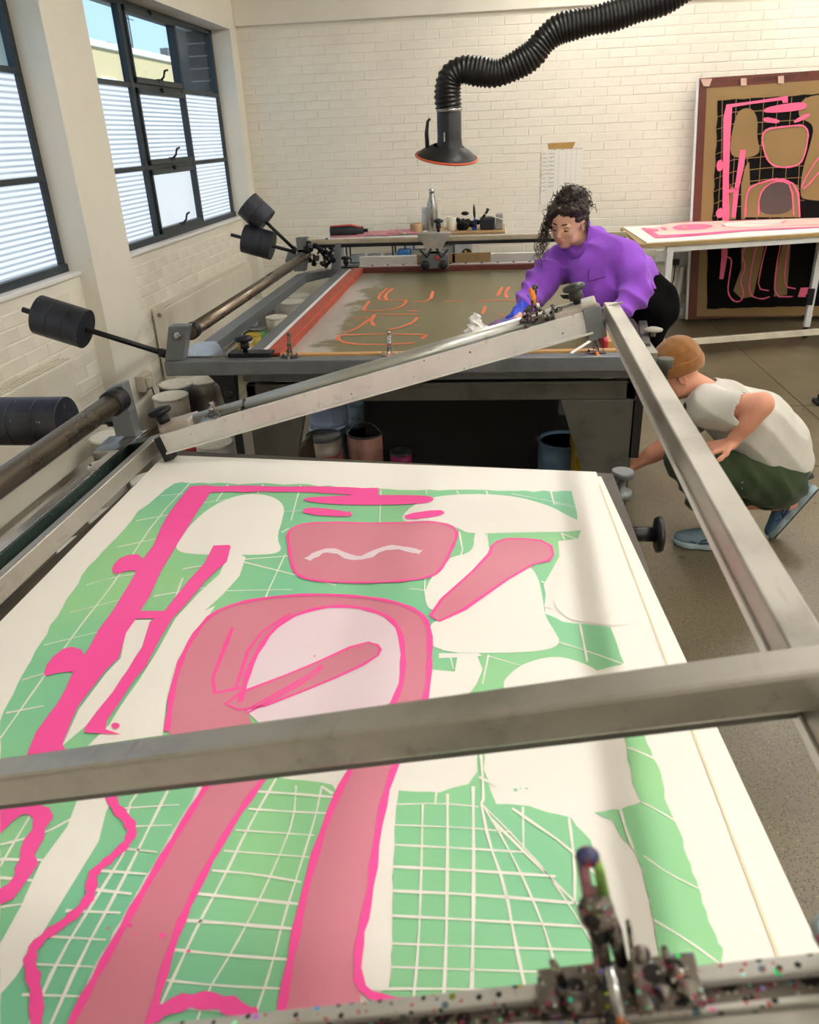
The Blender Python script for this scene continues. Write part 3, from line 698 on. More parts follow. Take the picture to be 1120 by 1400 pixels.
mb.build('bolts', M_DIRTY, P2, kind='stuff')
# cross beam lying over the frame nearer the camera
cb0 = N(-.19, 1.648, .025); cb1 = N(1.70, 1.730, .025)
MB().beam(cb0, cb1, .040, .044, EH).build('cross_beam', M_STEEL, P2, bevel=.005)
MB().beam(cb0 + Vector((0, .02, -.045)), cb1 + Vector((0, .02, -.045)), .03, .012, EH).build('cable_track', M_DKSTEEL, P2, bevel=.002)
# nearest clamp bar
def NBp(x, dy=0.0, dz=0.0): return Vector((x, .350 - dy, 1.2475 + .29 * x + dz))
def nb(x0, x1, dy, dz, wd, ht, name, m, bev=.002): return MB().beam(NBp(x0, dy, dz), NBp(x1, dy, dz), wd, ht, (-.28, 0, .96)).build(name, m, P2, bevel=bev)
nb(-1.0, .33, .006, 0, .012, .008, 'channel_top', M_DIRTYBAR)
nb(-1.0, .33, .018, -.008, .018, .004, 'channel_floor', M_DIRTY)
nb(-1.0, .33, .0285, .0, .004, .008, 'channel_lip', M_DIRTYBAR, .001)
nb(-1.0, .33, .060, -.018, .055, .038, 'near_beam', M_STEEL)
# hinge tube, uprights, weights
for y in (2.36,):
    MB().prism([(-1.262, y - .025, .93), (-1.19, y - .025, .925), (-1.20, y - .025, 1.11), (-1.262, y - .025, 1.09)], (0, .05, 0)).build('hinge_upright', M_GREYM, P2, bevel=.003)
MB().prism([(-1.235, .1, .94), (-1.14, .1, .93), (-1.135, .1, 1.10), (-1.235, .1, 1.085)], (0, .05, 0)).build('hinge_upright', M_GREYM, P2, bevel=.003)
MB().tube((-1.222, .15, 1.06), (-1.222, 2.34, 1.06), .033, n=22).build('hinge_tube', M_TUBE, P2)
MB().lathe((-1.222, 2.335, 1.06), (0, -1, 0), [(.041, 0), (.041, .06), (.035, .065)], 22).build('collar', M_BLKM, P2)
MB().prism([(-1.31, 2.38, .905), (-1.17, 2.40, .925), (-1.20, 2.22, .92), (-1.30, 2.24, .905)], (0, 0, .006)).build('corner_plate', M_CHROME, P2)
counterweight((-1.26, 2.36, .975), (-1.98, 2.36, .975), .24, .72, .082, P2, 4)
MB().tube((-1.235, 2.36, .985), (-1.33, 2.36, .985), .02, n=12).build('rod_nut', M_GREYM, P2)
# screws beside the bed
kn = Vector((.40, 2.28, .5))
MB().tube((.395, 2.24, .60), (.395, 2.24, .76), .020).build('screw_post', M_BLKM, P2)
MB().lathe((.395, 2.24, .76), (0, 0, 1), [(.034, 0), (.034, .02), (.012, .024), (.012, .065), (.034, .07), (.034, .088), (.03, .09)], 18).build('levelling_knob', M_GREYM, P2)
MB().box(.22, .42, 2.21, 2.27, .60, .66).build('side_arm', M_DKSTEEL, P2, bevel=.004)
z = .52
MB().tube((.22, 2.45, z), (.55, 2.45, z), .014).build('crank_shaft', mat('rusty_pink_shaft', '#7d4b50', .5, .3), P2)
MB().tube((.45, 2.45, z), (.56, 2.45, z), .026).build('crank_hub', M_BLACK, P2)
MB().lathe((.56, 2.45, z), (1, 0, 0), [(.03, 0), (.062, .003), (.066, .013), (.062, .023), (.03, .026)], 10).build('handwheel', M_BLACK, P2)
MB().tube((.44, 2.45, z), (.455, 2.45, z), .028).build('red_ring', mat('red_pink_ring', '#c8455a', .5), P2)

# big splattered toggle clamp on the near bar
SC = .60
BM = NBp(.086, .012, .008)
BX = Vector((.96, 0, .28)).normalized()
big = MB().beam(BM - BX * .054, BM + BX * .054, .034, .005, (-.28, 0, .96)).build('toggle_clamp', M_DIRTY, P2, bevel=.001)
V = Vector((-.16, .06, 1)).normalized(); Fd = Vector((0, -1, 0))
def B(a, o, u): return BM + BX * a * SC + Fd * o * SC + V * u * SC * 1.03
class MBS(MB):
    def path(s, pts, r, n=10, caps=True): return MB.path(s, pts, [q * SC for q in r] if isinstance(r, (list, tuple)) else r * SC, n, caps)
    def lathe(s, b, ax, prof, n=24, smooth=True): return MB.lathe(s, b, ax, [(x * SC, y * SC) for x, y in prof], n, smooth)
    def ellipsoid(s, c, r, n=14, m=10, R=None): return MB.ellipsoid(s, c, [q * SC for q in r], n, m, R)
    def tube(s, p0, p1, r0, r1=None, n=16, caps=True): return s.path([p0, p1], [r0, r0 if r1 is None else r1], n, caps)
mb = MBS()
for a in (-.022, .018):
    mb.prism([B(a, -.03, 0), B(a, .035, 0), B(a, .03, .05), B(a, -.002, .085), B(a, -.02, .075)], BX * .003)
mb.build('side_plates', M_DIRTY, big, bevel=.001)
mb = MBS()
for a in (-.06, .062):
    mb.tube(B(a, 0, 0), B(a, 0, .014), .011, n=6); mb.path([B(a, 0, .01), B(a - .004, 0, .034), B(a - .008, 0, .05)], [.006, .005, .004], 8)
    mb.ellipsoid(B(a + .012, .02, .012), (.012, .012, .009)); mb.ellipsoid(B(a - .015, .015, .010), (.010, .012, .008))
mb.ellipsoid(B(.03, .0, .045), (.010, .010, .010)); mb.ellipsoid(B(.03, .03, .012), (.012, .01, .012)); mb.ellipsoid(B(-.012, .045, .012), (.012, .010, .014))
mb.build('bolts', M_DIRTY, big)
mb = MBS().path([B(-.012, 0, .04), B(-.014, -.002, .09), B(-.018, -.005, .115)], [.009, .010, .012], 12)
mb.path([B(.008, .0, .035), B(.004, -.002, .08), B(-.004, -.005, .115)], [.007, .009, .010], 12)
mb.lathe(B(-.012, -.004, .098), V, [(.012, 0), (.019, .004), (.020, .016), (.016, .024), (.010, .03)], 14)
mb.lathe(B(-.010, -.004, .118), V, [(.010, 0), (.016, .004), (.015, .012), (.010, .018)], 14)
mb.build('arm', M_DIRTY, big)
mb = MBS().path([B(-.018, -.006, .13), B(-.019, -.006, .165), B(-.019, -.006, .18)], [.0065, .006, .006], 10); mb.build('arm_bar', mat('pinkish_splattered_bar', '#a3707c', .45, var=.4, scale=120), big)
mb = MBS().path([B(-.001, -.006, .13), B(-.003, -.006, .165), B(-.006, -.006, .18)], [.006, .0055, .006], 10); mb.build('arm_bar', mat('green_splattered_bar', '#7da84a', .45, var=.4, scale=90), big)
MBS().ellipsoid(B(-.013, -.006, .184), (.013, .011, .011)).build('spindle_tip', mat('dark_ink_blob', '#2b2f52', .4, var=1.0, scale=120, spots=[(150, .3, '#a8384c')]), big)
mb = MBS().path([B(-.006, .02, .06), B(-.004, .036, .045), B(-.002, .054, .012)], [.006, .007, .007], 10); mb.build('lever', M_CHROME, big)
MBS().lathe(B(-.002, .050, .016), B(.0, .085, -.03) - B(-.002, .050, .016), [(.006, 0), (.013, .006), (.016, .03), (.014, .06), (.004, .068)], 18).build('grip', mat('orange_speckled_grip', '#e8803a', .4, var=.2, scale=80), big)
# paint caked knob at the right end of the near bar
MB().lathe(NBp(.222, .01, .0), (-.28, 0, .96), [(.011, 0), (.008, .012), (.009, .022), (.0125, .032), (.0125, .039), (.008, .043)], 16).build('knob', mat('caked_blue_grey_knob', '#93a3a8', .4, var=.25, scale=60, spots=[(70, .25, '#b8486a'), (60, .2, '#4f5d8c')]), P2)

# ================================================================ the print on the near press
ZP = .858
pcorn = [(225, 622), (815, 645), (1080, 1297)]
A_, B_, C_ = [atz(u, v, ZP) for u, v in pcorn]
dirr = (C_ - B_); D_ = B_ + dirr * 1.25; E_ = A_ + (atz(0, 850, ZP) - A_) * 2.15
pr = thing('screen_print', ((A_.x + B_.x) / 2, 1.3, ZP), 'large print with green grid, hot pink bars and dusty arch on the near press', 'print')
MB().prism([A_, B_, D_, E_], (0, 0, -.0012)).build('paper_sheet', M_PAPER, pr)
lo = [A_ + Vector((.03, -.02, -.004)), B_ + Vector((.012, -.03, -.004)), D_ + Vector((.045, 0, -.004)), E_ + Vector((.03, 0, -.004))]
MB().prism([p + Vector((0, 0, .0015)) for p in lo], (0, 0, -.0012)).build('underlay_sheet', M_PAPER, pr)
MB().prism([B_ + Vector((-.0, -.1, .001)), B_.lerp(D_, 1) + Vector((-.02, 0, .001)), B_.lerp(D_, 1) + Vector((-.024, 0, .001)), B_ + Vector((-.003, -.1, .001))], (0, 0, .0004)).build('sheet_edge', M_PAPER2, pr)
def layer(name, polys, m, z, strokes=(), closed=()):
    mb = MB()
    for i, p in enumerate(polys): mb.flat([atz(u, v, z + .00006 * i) for u, v in p])
    for i, (pts, wd) in enumerate(strokes): ribbon(mb, [atz(u, v, z) for u, v in pts], wd, NZ, lift=.0001 * (1 + i % 4))
    for i, (pts, wd) in enumerate(closed): ribbon(mb, [atz(u, v, z) for u, v in pts], wd, NZ, True, lift=.0001 * (1 + i))
    return mb.build(name, m, pr, fixn=False, kind='stuff' if name == 'white_grid_lines' else None)
def jag(pts, amp=2.0, step=14, seed=1):
    """hand-cut wobble along a contour"""
    rr = random.Random(seed); q = []
    for i in range(len(pts)):
        a = pts[i]; b = pts[(i + 1) % len(pts)]; L = math.hypot(b[0] - a[0], b[1] - a[1]); k = max(1, int(L / step))
        for j in range(k):
            t = j / k; q.append((a[0] + (b[0] - a[0]) * t + rr.uniform(-amp, amp), a[1] + (b[1] - a[1]) * t + rr.uniform(-amp, amp) * .7))
    return q
GA = [(237, 660), (400, 662), (545, 669), (640, 670), (705, 671), (781, 672), (784, 684), (790, 700), (793, 726), (792, 735), (765, 740), (766, 760), (745, 800), (746, 840), (770, 850), (800, 853), (834, 857), (853, 908), (700, 945), (400, 1020), (0, 1095), (0, 985), (12, 960), (28, 925), (55, 880), (85, 830), (120, 775), (160, 735), (190, 700), (215, 678)]
GB1 = [(0, 1088), (120, 1070), (285, 1040), (280, 1062), (240, 1130), (190, 1212), (130, 1320), (70, 1440), (0, 1440)]
GB2 = [(355, 1070), (372, 1062), (455, 1072), (462, 1085), (440, 1130), (425, 1180), (408, 1260), (393, 1330), (380, 1440), (190, 1440), (215, 1370), (235, 1310), (262, 1230), (300, 1150)]
GB3 = [(545, 1080), (600, 1083), (640, 1072), (655, 1055), (652, 1030), (642, 1007), (660, 1005), (662, 1050), (672, 1080), (678, 1098), (725, 1103), (780, 1118), (806, 1150), (822, 1190), (832, 1215), (838, 1260), (848, 1300), (850, 1440), (500, 1440), (497, 1400), (505, 1365), (530, 1350), (536, 1320), (536, 1250), (540, 1150)]
GB4 = [(852, 976), (875, 978), (882, 1005), (893, 1036), (900, 1045), (910, 1090), (915, 1108), (925, 1125), (940, 1170), (946, 1192), (957, 1213), (960, 1235), (975, 1270), (988, 1298), (985, 1330), (905, 1345), (896, 1265), (888, 1230), (878, 1190), (866, 1160), (850, 1145), (838, 1122), (814, 1110), (848, 1106), (877, 1096), (866, 1070), (858, 1030)]
GB5 = [(785, 1128), (800, 1135), (806, 1150), (790, 1150)]
layer('green_ink', [jag(GA, 1.6, 12, 2), jag(GB1, 1.5, 16, 3), jag(GB2, 1.5, 12, 4), jag(GB3, 1.8, 12, 5), jag(GB4, 1.8, 10, 6)], I_GREEN, ZP + .0006)
W = [
 smoothpts([(292, 690), (330, 675), (368, 676), (390, 690), (386, 712), (378, 735), (388, 757), (335, 759), (255, 758), (238, 750), (248, 735), (262, 715)]),
 [(315, 751), (336, 762), (327.5, 787.5), (305, 812.5), (280, 835), (295, 827.5), (265, 870), (240, 915), (227.5, 960), (222.5, 1005), (120, 1020), (150, 990), (165, 965), (190, 930), (215, 890), (240, 845), (272.5, 810), (300, 785)], [(175, 847.5), (207.5, 847.5), (195, 885), (155, 945), (117.5, 992.5), (85, 1020), (107.5, 970), (145, 920), (165, 900)],
 [(320, 845), (374, 842), (352, 870), (335, 900), (322, 940), (280, 955), (300, 890)],
 smoothpts([(545, 715), (560, 692), (600, 676), (690, 675), (750, 690), (778, 706), (800, 715), (800, 727), (700, 728), (640, 730), (628, 722), (590, 710)]),
 smoothpts([(648, 726), (664, 727), (668, 745), (672, 760), (640, 785), (600, 835), (584, 832), (580, 810), (592, 785), (612, 762), (648, 755)]),
 smoothpts([(810, 730), (775, 742), (764, 765), (764, 800), (755, 826), (775, 846), (800, 850), (836, 857), (880, 850), (845, 738)], it=1),
 smoothpts([(716, 766), (735, 785), (742, 815), (745, 842), (758, 862), (768, 880), (745, 890), (690, 893), (588, 892), (586, 850), (612, 848), (680, 790)]),
 [(626, 893), (652, 895), (660, 915), (652, 935), (640, 950), (586, 962), (586, 915), (622, 918)],
 smoothpts([(685, 935), (700, 918), (720, 905), (760, 896), (795, 905), (820, 918), (830, 935), (700, 960)]),
 [(600, 893), (655, 893), (660, 897), (600, 900)],
 [(112, 1076), (162, 1076), (145, 1110), (135, 1150), (80, 1240), (22, 1335), (0, 1360), (0, 1290), (28, 1240), (55, 1180), (92, 1130)],
 smoothpts([(700, 1130), (845, 1150), (862, 1200), (875, 1240), (885, 1290), (888, 1350), (852, 1350), (846, 1290), (836, 1220), (812, 1150), (785, 1120)], it=1)]
W = W[:-1]
layer('reserved_white', W, I_WHITE, ZP + .0011)
lw = .0036; L = []
for pts in ([(262, 658), (215, 708), (172, 772), (150, 805), (110, 855), (60, 925), (0, 1010)], [(312, 662), (296, 685)], [(360, 662), (352, 675)], [(411, 663), (398, 712)], [(521, 670), (519, 715)], [(583, 670), (583, 676)], [(625, 671), (627, 676)],
            [(665, 671), (667, 677)], [(753, 671), (758, 690)], [(250, 790), (235, 830), (225, 850)], [(390, 758), (368, 805), (362, 820)], [(300, 800), (322, 762)], [(585, 760), (580, 800), (583, 820)],
            [(628, 727), (634, 760), (612, 775)], [(768, 728), (772, 738)], [(793, 853), (800, 888), (803, 905)], [(668, 895), (660, 935)], [(615, 893), (620, 915)], [(665, 728), (668, 745)],
            [(220, 678), (300, 670)], [(186, 712), (240, 702)], [(160, 748), (216, 736), (240, 733)], [(118, 800), (150, 790), (215, 780)], [(95, 838), (165, 820)], [(60, 882), (150, 860)], [(30, 930), (110, 905)], [(8, 975), (60, 965)],
            [(250, 778), (300, 770)], [(210, 815), (300, 800)], [(290, 808), (400, 806)], [(262, 690), (330, 680)], [(380, 700), (420, 698)], [(385, 728), (395, 722)], [(280, 755), (460, 800)], [(330, 765), (395, 760)],
            [(560, 805), (590, 808)], [(700, 675), (780, 690)], [(758, 688), (790, 694)], [(770, 730), (795, 740)], [(740, 795), (765, 803)], [(742, 828), (760, 832)], [(763, 878), (803, 890), (853, 908)], [(668, 897), (712, 910)],
            # below the cross beam, left
            [(150, 1075), (80, 1180), (20, 1270), (0, 1300)], [(60, 1085), (20, 1150), (0, 1185)], [(205, 1060), (170, 1110), (180, 1150), (130, 1230), (80, 1310), (40, 1400)], [(245, 1050), (210, 1120), (165, 1210), (110, 1310), (70, 1400)],
            [(165, 1078), (215, 1082), (280, 1062)], [(170, 1105), (245, 1100)], [(180, 1130), (235, 1128)], [(165, 1160), (215, 1165)], [(130, 1190), (200, 1195)], [(120, 1215), (180, 1222)], [(90, 1245), (165, 1248)], [(60, 1280), (145, 1285)], [(40, 1318), (130, 1322)], [(30, 1360), (110, 1362)],
            [(0, 1155), (60, 1140), (100, 1118)], [(0, 1175), (75, 1176)], [(0, 1200), (60, 1205)], [(0, 1240), (30, 1236)],
            # between the columns
            [(405, 1074), (402, 1120), (378, 1180), (350, 1240), (318, 1300), (280, 1362), (262, 1420)], [(440, 1075), (432, 1115), (412, 1180), (388, 1255), (372, 1320), (345, 1400)], [(378, 1064), (340, 1130), (306, 1200), (272, 1262), (245, 1320), (215, 1385)], [(455, 1085), (440, 1075)],
            [(350, 1082), (400, 1085), (458, 1090)], [(340, 1106), (400, 1110), (450, 1112)], [(322, 1135), (430, 1142)], [(306, 1163), (425, 1172)], [(290, 1190), (350, 1195), (412, 1206)], [(270, 1222), (330, 1228), (408, 1236)], [(248, 1258), (330, 1264), (402, 1270)], [(236, 1298), (300, 1305), (395, 1312)], [(226, 1340), (300, 1348), (390, 1352)], [(212, 1375), (390, 1390)],
            # right grid
            [(578, 1100), (576, 1200), (572, 1300), (560, 1420)], [(612, 1085), (612, 1180), (610, 1300), (604, 1420)], [(647, 1075), (648, 1200), (646, 1320), (643, 1420)], [(658, 1098), (668, 1150), (690, 1210), (705, 1290), (718, 1350)],
            [(660, 1100), (690, 1150), (725, 1220), (752, 1290), (765, 1350)], [(662, 1102), (700, 1140), (750, 1195), (800, 1270), (835, 1340)], [(715, 1103), (716, 1160)], [(778, 1118), (786, 1180), (786, 1236)], [(700, 1105), (780, 1160), (830, 1210)], [(672, 1120), (788, 1235)],
            [(597, 1080), (595, 1100)], [(540, 1100), (600, 1098), (655, 1103)], [(540, 1128), (645, 1132), (700, 1138)], [(540, 1155), (640, 1160), (715, 1165)], [(538, 1185), (640, 1190), (760, 1198)], [(536, 1218), (650, 1223), (800, 1236)], [(536, 1252), (650, 1258), (815, 1268)], [(536, 1290), (645, 1294), (830, 1300)], [(534, 1322), (650, 1326), (840, 1332)], [(500, 1352), (650, 1352), (800, 1360)],
            [(656, 1010), (662, 1090), (658, 1100)], [(655, 1062), (680, 1075)],
            [(858, 1022), (880, 1030), (896, 1038)], [(876, 1096), (900, 1108), (926, 1124)], [(880, 1170), (915, 1195), (956, 1215)], [(890, 1255), (940, 1285), (985, 1318)], [(848, 1106), (856, 1135), (866, 1160)]):
    L.append((smoothpts(pts, False, 1) if len(pts) > 2 else pts, lw * (1.0 + .3 * math.sin(len(L)))))
layer('white_grid_lines', [], I_WHITE, ZP + .0016, L)
ARCH = smoothpts([(228, 1000), (238, 925), (262, 870), (300, 828), (400, 812), (500, 815), (560, 828), (588, 850), (588, 905), (583, 960), (545, 1030), (520, 1110), (505, 1230), (488, 1300), (495, 1370), (490, 1440)], False) + smoothpts([(375, 1440), (393, 1330), (425, 1180), (470, 1060), (546, 955), (553, 900), (545, 850), (500, 830), (440, 828), (380, 850), (345, 900), (328, 960), (375, 1045), (320, 1120), (270, 1210), (235, 1290), (205, 1400), (190, 1440)], False) + smoothpts([(80, 1440), (95, 1400), (150, 1300), (200, 1210), (260, 1110), (298, 1050)], False)
PEB = smoothpts([(392, 722), (430, 713), (520, 716), (600, 712), (628, 724), (618, 750), (606, 775), (590, 790), (520, 797), (430, 795), (402, 785), (396, 755)])
DBAR = smoothpts([(583, 838), (668, 762), (674, 742), (700, 735), (752, 740), (758, 765), (722, 772), (606, 853)], it=1)
SBAR = smoothpts([(300, 958), (420, 912), (498, 876), (522, 884), (515, 900), (440, 935), (335, 975)], it=1)
PALE = smoothpts([(328, 990), (345, 900), (380, 850), (440, 828), (500, 830), (545, 850), (553, 900), (546, 965), (440, 990)], it=1)
layer('pale_pink_ink', [PALE], I_PALE, ZP + .0020)
layer('dusty_pink_ink', [ARCH, PEB, DBAR, SBAR], I_DUSTY, ZP + .0024)
PK = [
 jag([(260, 665), (240, 690), (220, 720), (210, 745), (192.5, 770), (172.5, 805), (155, 835), (135, 860), (117.5, 892.5), (100, 920), (80, 960), (50, 1000), (35, 1035), (95, 1035), (85, 1017.5), (90, 1005), (107.5, 965), (127.5, 940), (145, 915), (162.5, 900), (172.5, 865), (192.5, 835), (205, 815), (220, 780), (235, 755), (255, 725), (272.5, 695), (287.5, 674), (300, 672), (430, 673), (480, 676), (490, 684), (517.5, 684), (517, 667), (400, 664.5), (280, 664)], 1.0, 18, 9),
 smoothpts([(196, 757), (168, 759), (152, 775), (156, 786), (178, 779), (192, 782)], it=1), smoothpts([(118, 890), (92, 882), (66, 903), (58, 926), (80, 919), (108, 918)], it=1),
 [(188, 835), (232, 835), (226, 845), (182, 846)],
 jag([(292.5, 745), (280, 770), (260, 792.5), (240, 815), (225, 835), (205, 850), (195, 885), (175, 915), (155, 945), (135, 970), (117.5, 992.5), (115, 1001), (165, 1004), (145, 997.5), (145, 985), (160, 965), (182.5, 930), (200, 910), (220, 872.5), (235, 845), (262.5, 817.5), (280, 795), (310, 767.5), (316, 747.5), (314, 745)], 1.0, 18, 8),
 smoothpts([(407, 684), (430, 678), (580, 676), (597, 682), (582, 689), (470, 691)], it=2), smoothpts([(415, 694), (440, 694), (484, 701), (478, 707), (414, 703)], it=1), smoothpts([(552, 703), (600, 696), (610, 701), (598, 706), (556, 711)], it=1),
 [(0, 1088), (58, 1092), (50, 1100), (20, 1120), (0, 1140)]]
ol = .011
layer('hot_pink_ink', PK, I_PINK, ZP + .0028,
      [(smoothpts([(150, 1070), (153, 1100), (180, 1125), (180, 1147), (150, 1175), (124, 1195), (126, 1225), (98, 1255), (52, 1285), (38, 1312), (50, 1350), (50, 1430)], False), .015),
       (smoothpts([(20, 1100), (40, 1104), (62, 1114), (50, 1140), (38, 1165), (36, 1190), (15, 1218), (-10, 1235)], False, 1), .026),
       (smoothpts([(335, 972), (420, 925), (445, 905), (430, 925), (338, 975)], False, 1), .006),
       ([(228, 1000)] + smoothpts([(228, 1000), (238, 925), (262, 870), (300, 828), (400, 812), (500, 815), (560, 828), (588, 850), (588, 905), (583, 960), (545, 1030), (520, 1110), (505, 1230), (488, 1300), (492, 1362), (570, 1372)], False), ol),
       (smoothpts([(375, 1440), (393, 1330), (425, 1180), (470, 1060), (546, 955), (553, 900), (545, 850), (500, 830), (440, 828), (380, 850), (345, 900), (328, 960)], False), ol),
       (smoothpts([(375, 1045), (320, 1120), (270, 1210), (235, 1290), (205, 1400), (190, 1440)], False), ol), (smoothpts([(80, 1440), (95, 1400), (150, 1300), (200, 1210), (260, 1110), (298, 1050)], False), ol),
       (smoothpts([(205, 1390), (255, 1366), (310, 1370), (350, 1395)], False), .02),
       (smoothpts([(318, 858), (282, 950), (330, 940)], False, 1), .008), (smoothpts([(398, 838), (345, 872), (322, 942)], False, 1), .007)],
      [(PEB, .008), (DBAR, .008), (SBAR, .006)])
rr = random.Random(4); mb = MB()
for u, v, r_ in ((158, 992, 6), (178, 1265, 4), (222, 1279, 5), (258, 1300, 3), (564, 1037, 3), (186, 1277, 2), (148, 1269, 2), (478, 700, 2), (492, 886, 2), (430, 897, 1.5)):
    mb.flat([atz(u + r_ * math.cos(a * .7), v + r_ * .7 * math.sin(a * .7), ZP + .0031) for a in range(9)])
mb.build('pink_drops', I_PINK, pr, fixn=False, kind='stuff')
mb = MB()
for u, v, r_ in ((705, 1080, 3), (720, 1078, 1.8), (712, 1078, 1.2)): mb.flat([atz(u + r_ * math.cos(a * .7), v + r_ * .7 * math.sin(a * .7), ZP + .0031) for a in range(9)])
mb.build('green_drops', I_GREEN, pr, fixn=False)
mb = MB(); ribbon(mb, [atz(u, v, ZP + .0033) for u, v in smoothpts([(420, 765), (450, 748), (490, 768), (530, 745), (575, 755)], False)], .022, NZ)
mb.build('pale_wave', I_PALE, pr, fixn=False)
# ================================================================ paint tins and buckets
def tin(x, y, z, r, h, body, lid, label, group=None, cat='paint tin', handle=False, lidr=1.03, name='paint_tin', opened=False, stripe=None):
    t = thing(name, (x, y, z), label, cat, group)
    MB().lathe((x, y, z), (0, 0, 1), [(r * .97, 0), (r, .004), (r, h * .12), (r * 1.015, h * .14), (r, h * .16), (r, h * .66), (r * 1.015, h * .68), (r, h * .70), (r, h - .012)], 28).build('body', body, t)
    if stripe: MB().lathe((x, y, z + h * .25), (0, 0, 1), [(r * 1.006, 0), (r * 1.006, h * .38)], 28).build('paper_label', stripe, t)
    if opened: MB().lathe((x, y, z + h - .012), (0, 0, 1), [(r, 0), (r * lidr, .004), (r * lidr, .012), (r * .9, .012), (r * .88, -.02), (.01, -.022)], 28).build('rim', lid, t)
    else: MB().lathe((x, y, z + h - .012), (0, 0, 1), [(r, 0), (r * lidr, .003), (r * lidr, .014), (r * .96, .017), (r * .9, .010), (.01, .010)], 28).build('lid', lid, t)
    if handle:
        pts = [(x - r * math.cos(a), y - .02 - .10 * 0, z + h * .8 + r * 1.15 * math.sin(a)) for a in [math.pi * i / 12 for i in range(13)]] if handle == 'up' else \
              [(x - r * math.cos(a) * 1.02, y - r * math.sin(a) * 1.05, z + h * .8 - r * .9 * math.sin(a)) for a in [math.pi * i / 12 for i in range(13)]]
        MB().path(pts, .0025, 6).build('wire_handle', M_CHROME, t)
    return t
T_GREY = mat('grey_tin', '#a9a8a4', .4, .4, .1, 6, spots=[(20, .06, '#8b5f66')]); T_DRIP = mat('dripped_white_tin', '#cfcac0', .5, var=.2, scale=14, stretch=(1, 1, .15))
T_WHITE = mat('white_tub', '#d9d9d6', .45, var=.05); T_DARK = mat('dark_purple_tub', '#241f33', .4, var=.3)
T_LID = mat('white_lid_smeared', '#dcd8cf', .5, var=.12, scale=14, spots=[(16, .08, '#8a6a78')]); T_LIDN = mat('white_lid', '#e2e0da', .5, var=.05)
T_RED = mat('dark_red_tin', '#a3222c', .4); T_SALM = mat('salmon_smeared_tin', '#c46b6c', .5, var=.3, scale=9); T_PDRIP = mat('pink_dripped_tin', '#c9968a', .5, var=.35, scale=12, stretch=(1, 1, .12))
T_MAG = mat('magenta_tin', '#a82268', .4, var=.2); T_BLUE = mat('slate_blue_bucket', '#5f7f9c', .4, var=.06); T_LBLUE = mat('pale_blue_bucket', '#9fb3e0', .4, var=.08)
T_INKLID = mat('dark_inky_lid', '#5a5f62', .35, .3, .4, 20); T_BLUELID = mat('blue_smeared_lid', '#b9c3da', .4, var=.25, scale=9, spots=[(14, .18, '#3d7fc2')])
T_TEAL = mat('teal_smeared_tub', '#9db8c4', .5, var=.5, scale=10, spots=[(12, .2, '#2e7f86')]); T_YEL = mat('yellow_tin', '#c6a92f', .4, var=.2); T_GRN = mat('green_tin', '#3f8f35', .4, var=.2)
def tin_at(u, v, z, r, h, *a, **k):
    up_ = z - h
    for _ in range(14):
        p = atz(u, v, z)
        hit = [q for q in TINS if math.hypot(q[0] - p.x, q[1] - p.y) < q[2] + r * 1.05 and not (q[3] >= z or q[4] <= z - h)] or (p.x - r < X0 - .10)
        if not hit or up_ > .02: break
        z -= .015; h = z
        if p.x - r < X0 - .10: z += .03; h = z; r *= .94
    TINS.append((p.x, p.y, r * 1.03, z - h, z)); tin(p.x, p.y, z - h, r, h, *a, **k); return p
TINS = []
gB = 'paint tins under the farther press'
tin_at(442, 595, .26, .105, .26, mat('bare_pale_tin', '#b5aa9c', .5, .3), T_INKLID, 'salmon smeared tin with a steel lid under the farther press', gB, handle='down', stripe=T_SALM)
tin_at(499, 590, .27, .105, .27, T_PDRIP, T_INKLID, 'pink dripped tin with a raised wire handle under the farther press', gB, handle='up', opened=True)
gL = 'paint tins stored between the left wall and the presses'
def stand(u, v, z, w, d):      # low trolley shelf carrying the back row
    pass
tin_at(233, 541, .30, .115, .30, T_DRIP, T_LID, 'white tin with drips down its side, left of the tall grey tin', gL)
tin_at(240, 524, .33, .115, .33, T_DARK, T_LID, 'dark purple tub with a smeared white lid behind the dripped tin', gL)
tin_at(277, 519, .37, .12, .37, T_GREY, T_LIDN, 'tall grey metal drum with a flat pale lid under the press corner', gL)
tin_at(262, 569, .17, .10, .17, T_RED, T_LIDN, 'short red tin with a pale lid below the dripped tin', gL)
tin_at(293, 605, .25, .105, .25, T_WHITE, T_LID, 'white tub with a round clasp just behind the far edge of the print', gL)
tin_at(255, 607, .22, .10, .22, T_RED, T_RED, 'dark red tub beside the white tub behind the print', gL)
tin_at(222, 604, .22, .08, .22, T_WHITE, T_LIDN, 'small white tub left of the dark red tub', gL)
tin_at(143, 636, .24, .09, .24, T_WHITE, mat('lid_with_marks', '#d9d5ca', .5, spots=[(28, .3, '#3a3433')]), 'small white tin with black marks on its lid below the near hinge', gL)
tin_at(152, 596, .30, .12, .30, T_GREY, T_LIDN, 'grey tin half hidden behind the near hinge upright', gL)
tin_at(205, 655, .20, .10, .20, T_WHITE, T_LIDN, 'white tub seen between the near rail and the print', gL)
tin_at(150, 705, .22, .10, .22, T_GREY, T_LID, 'dim grey tin low between rail and print', gL)
tin_at(110, 745, .22, .10, .22, T_WHITE, T_LIDN, 'dim white tub lowest in the gap beside the print', gL)
gU = 'paint tins by the radiator beyond the side rails'
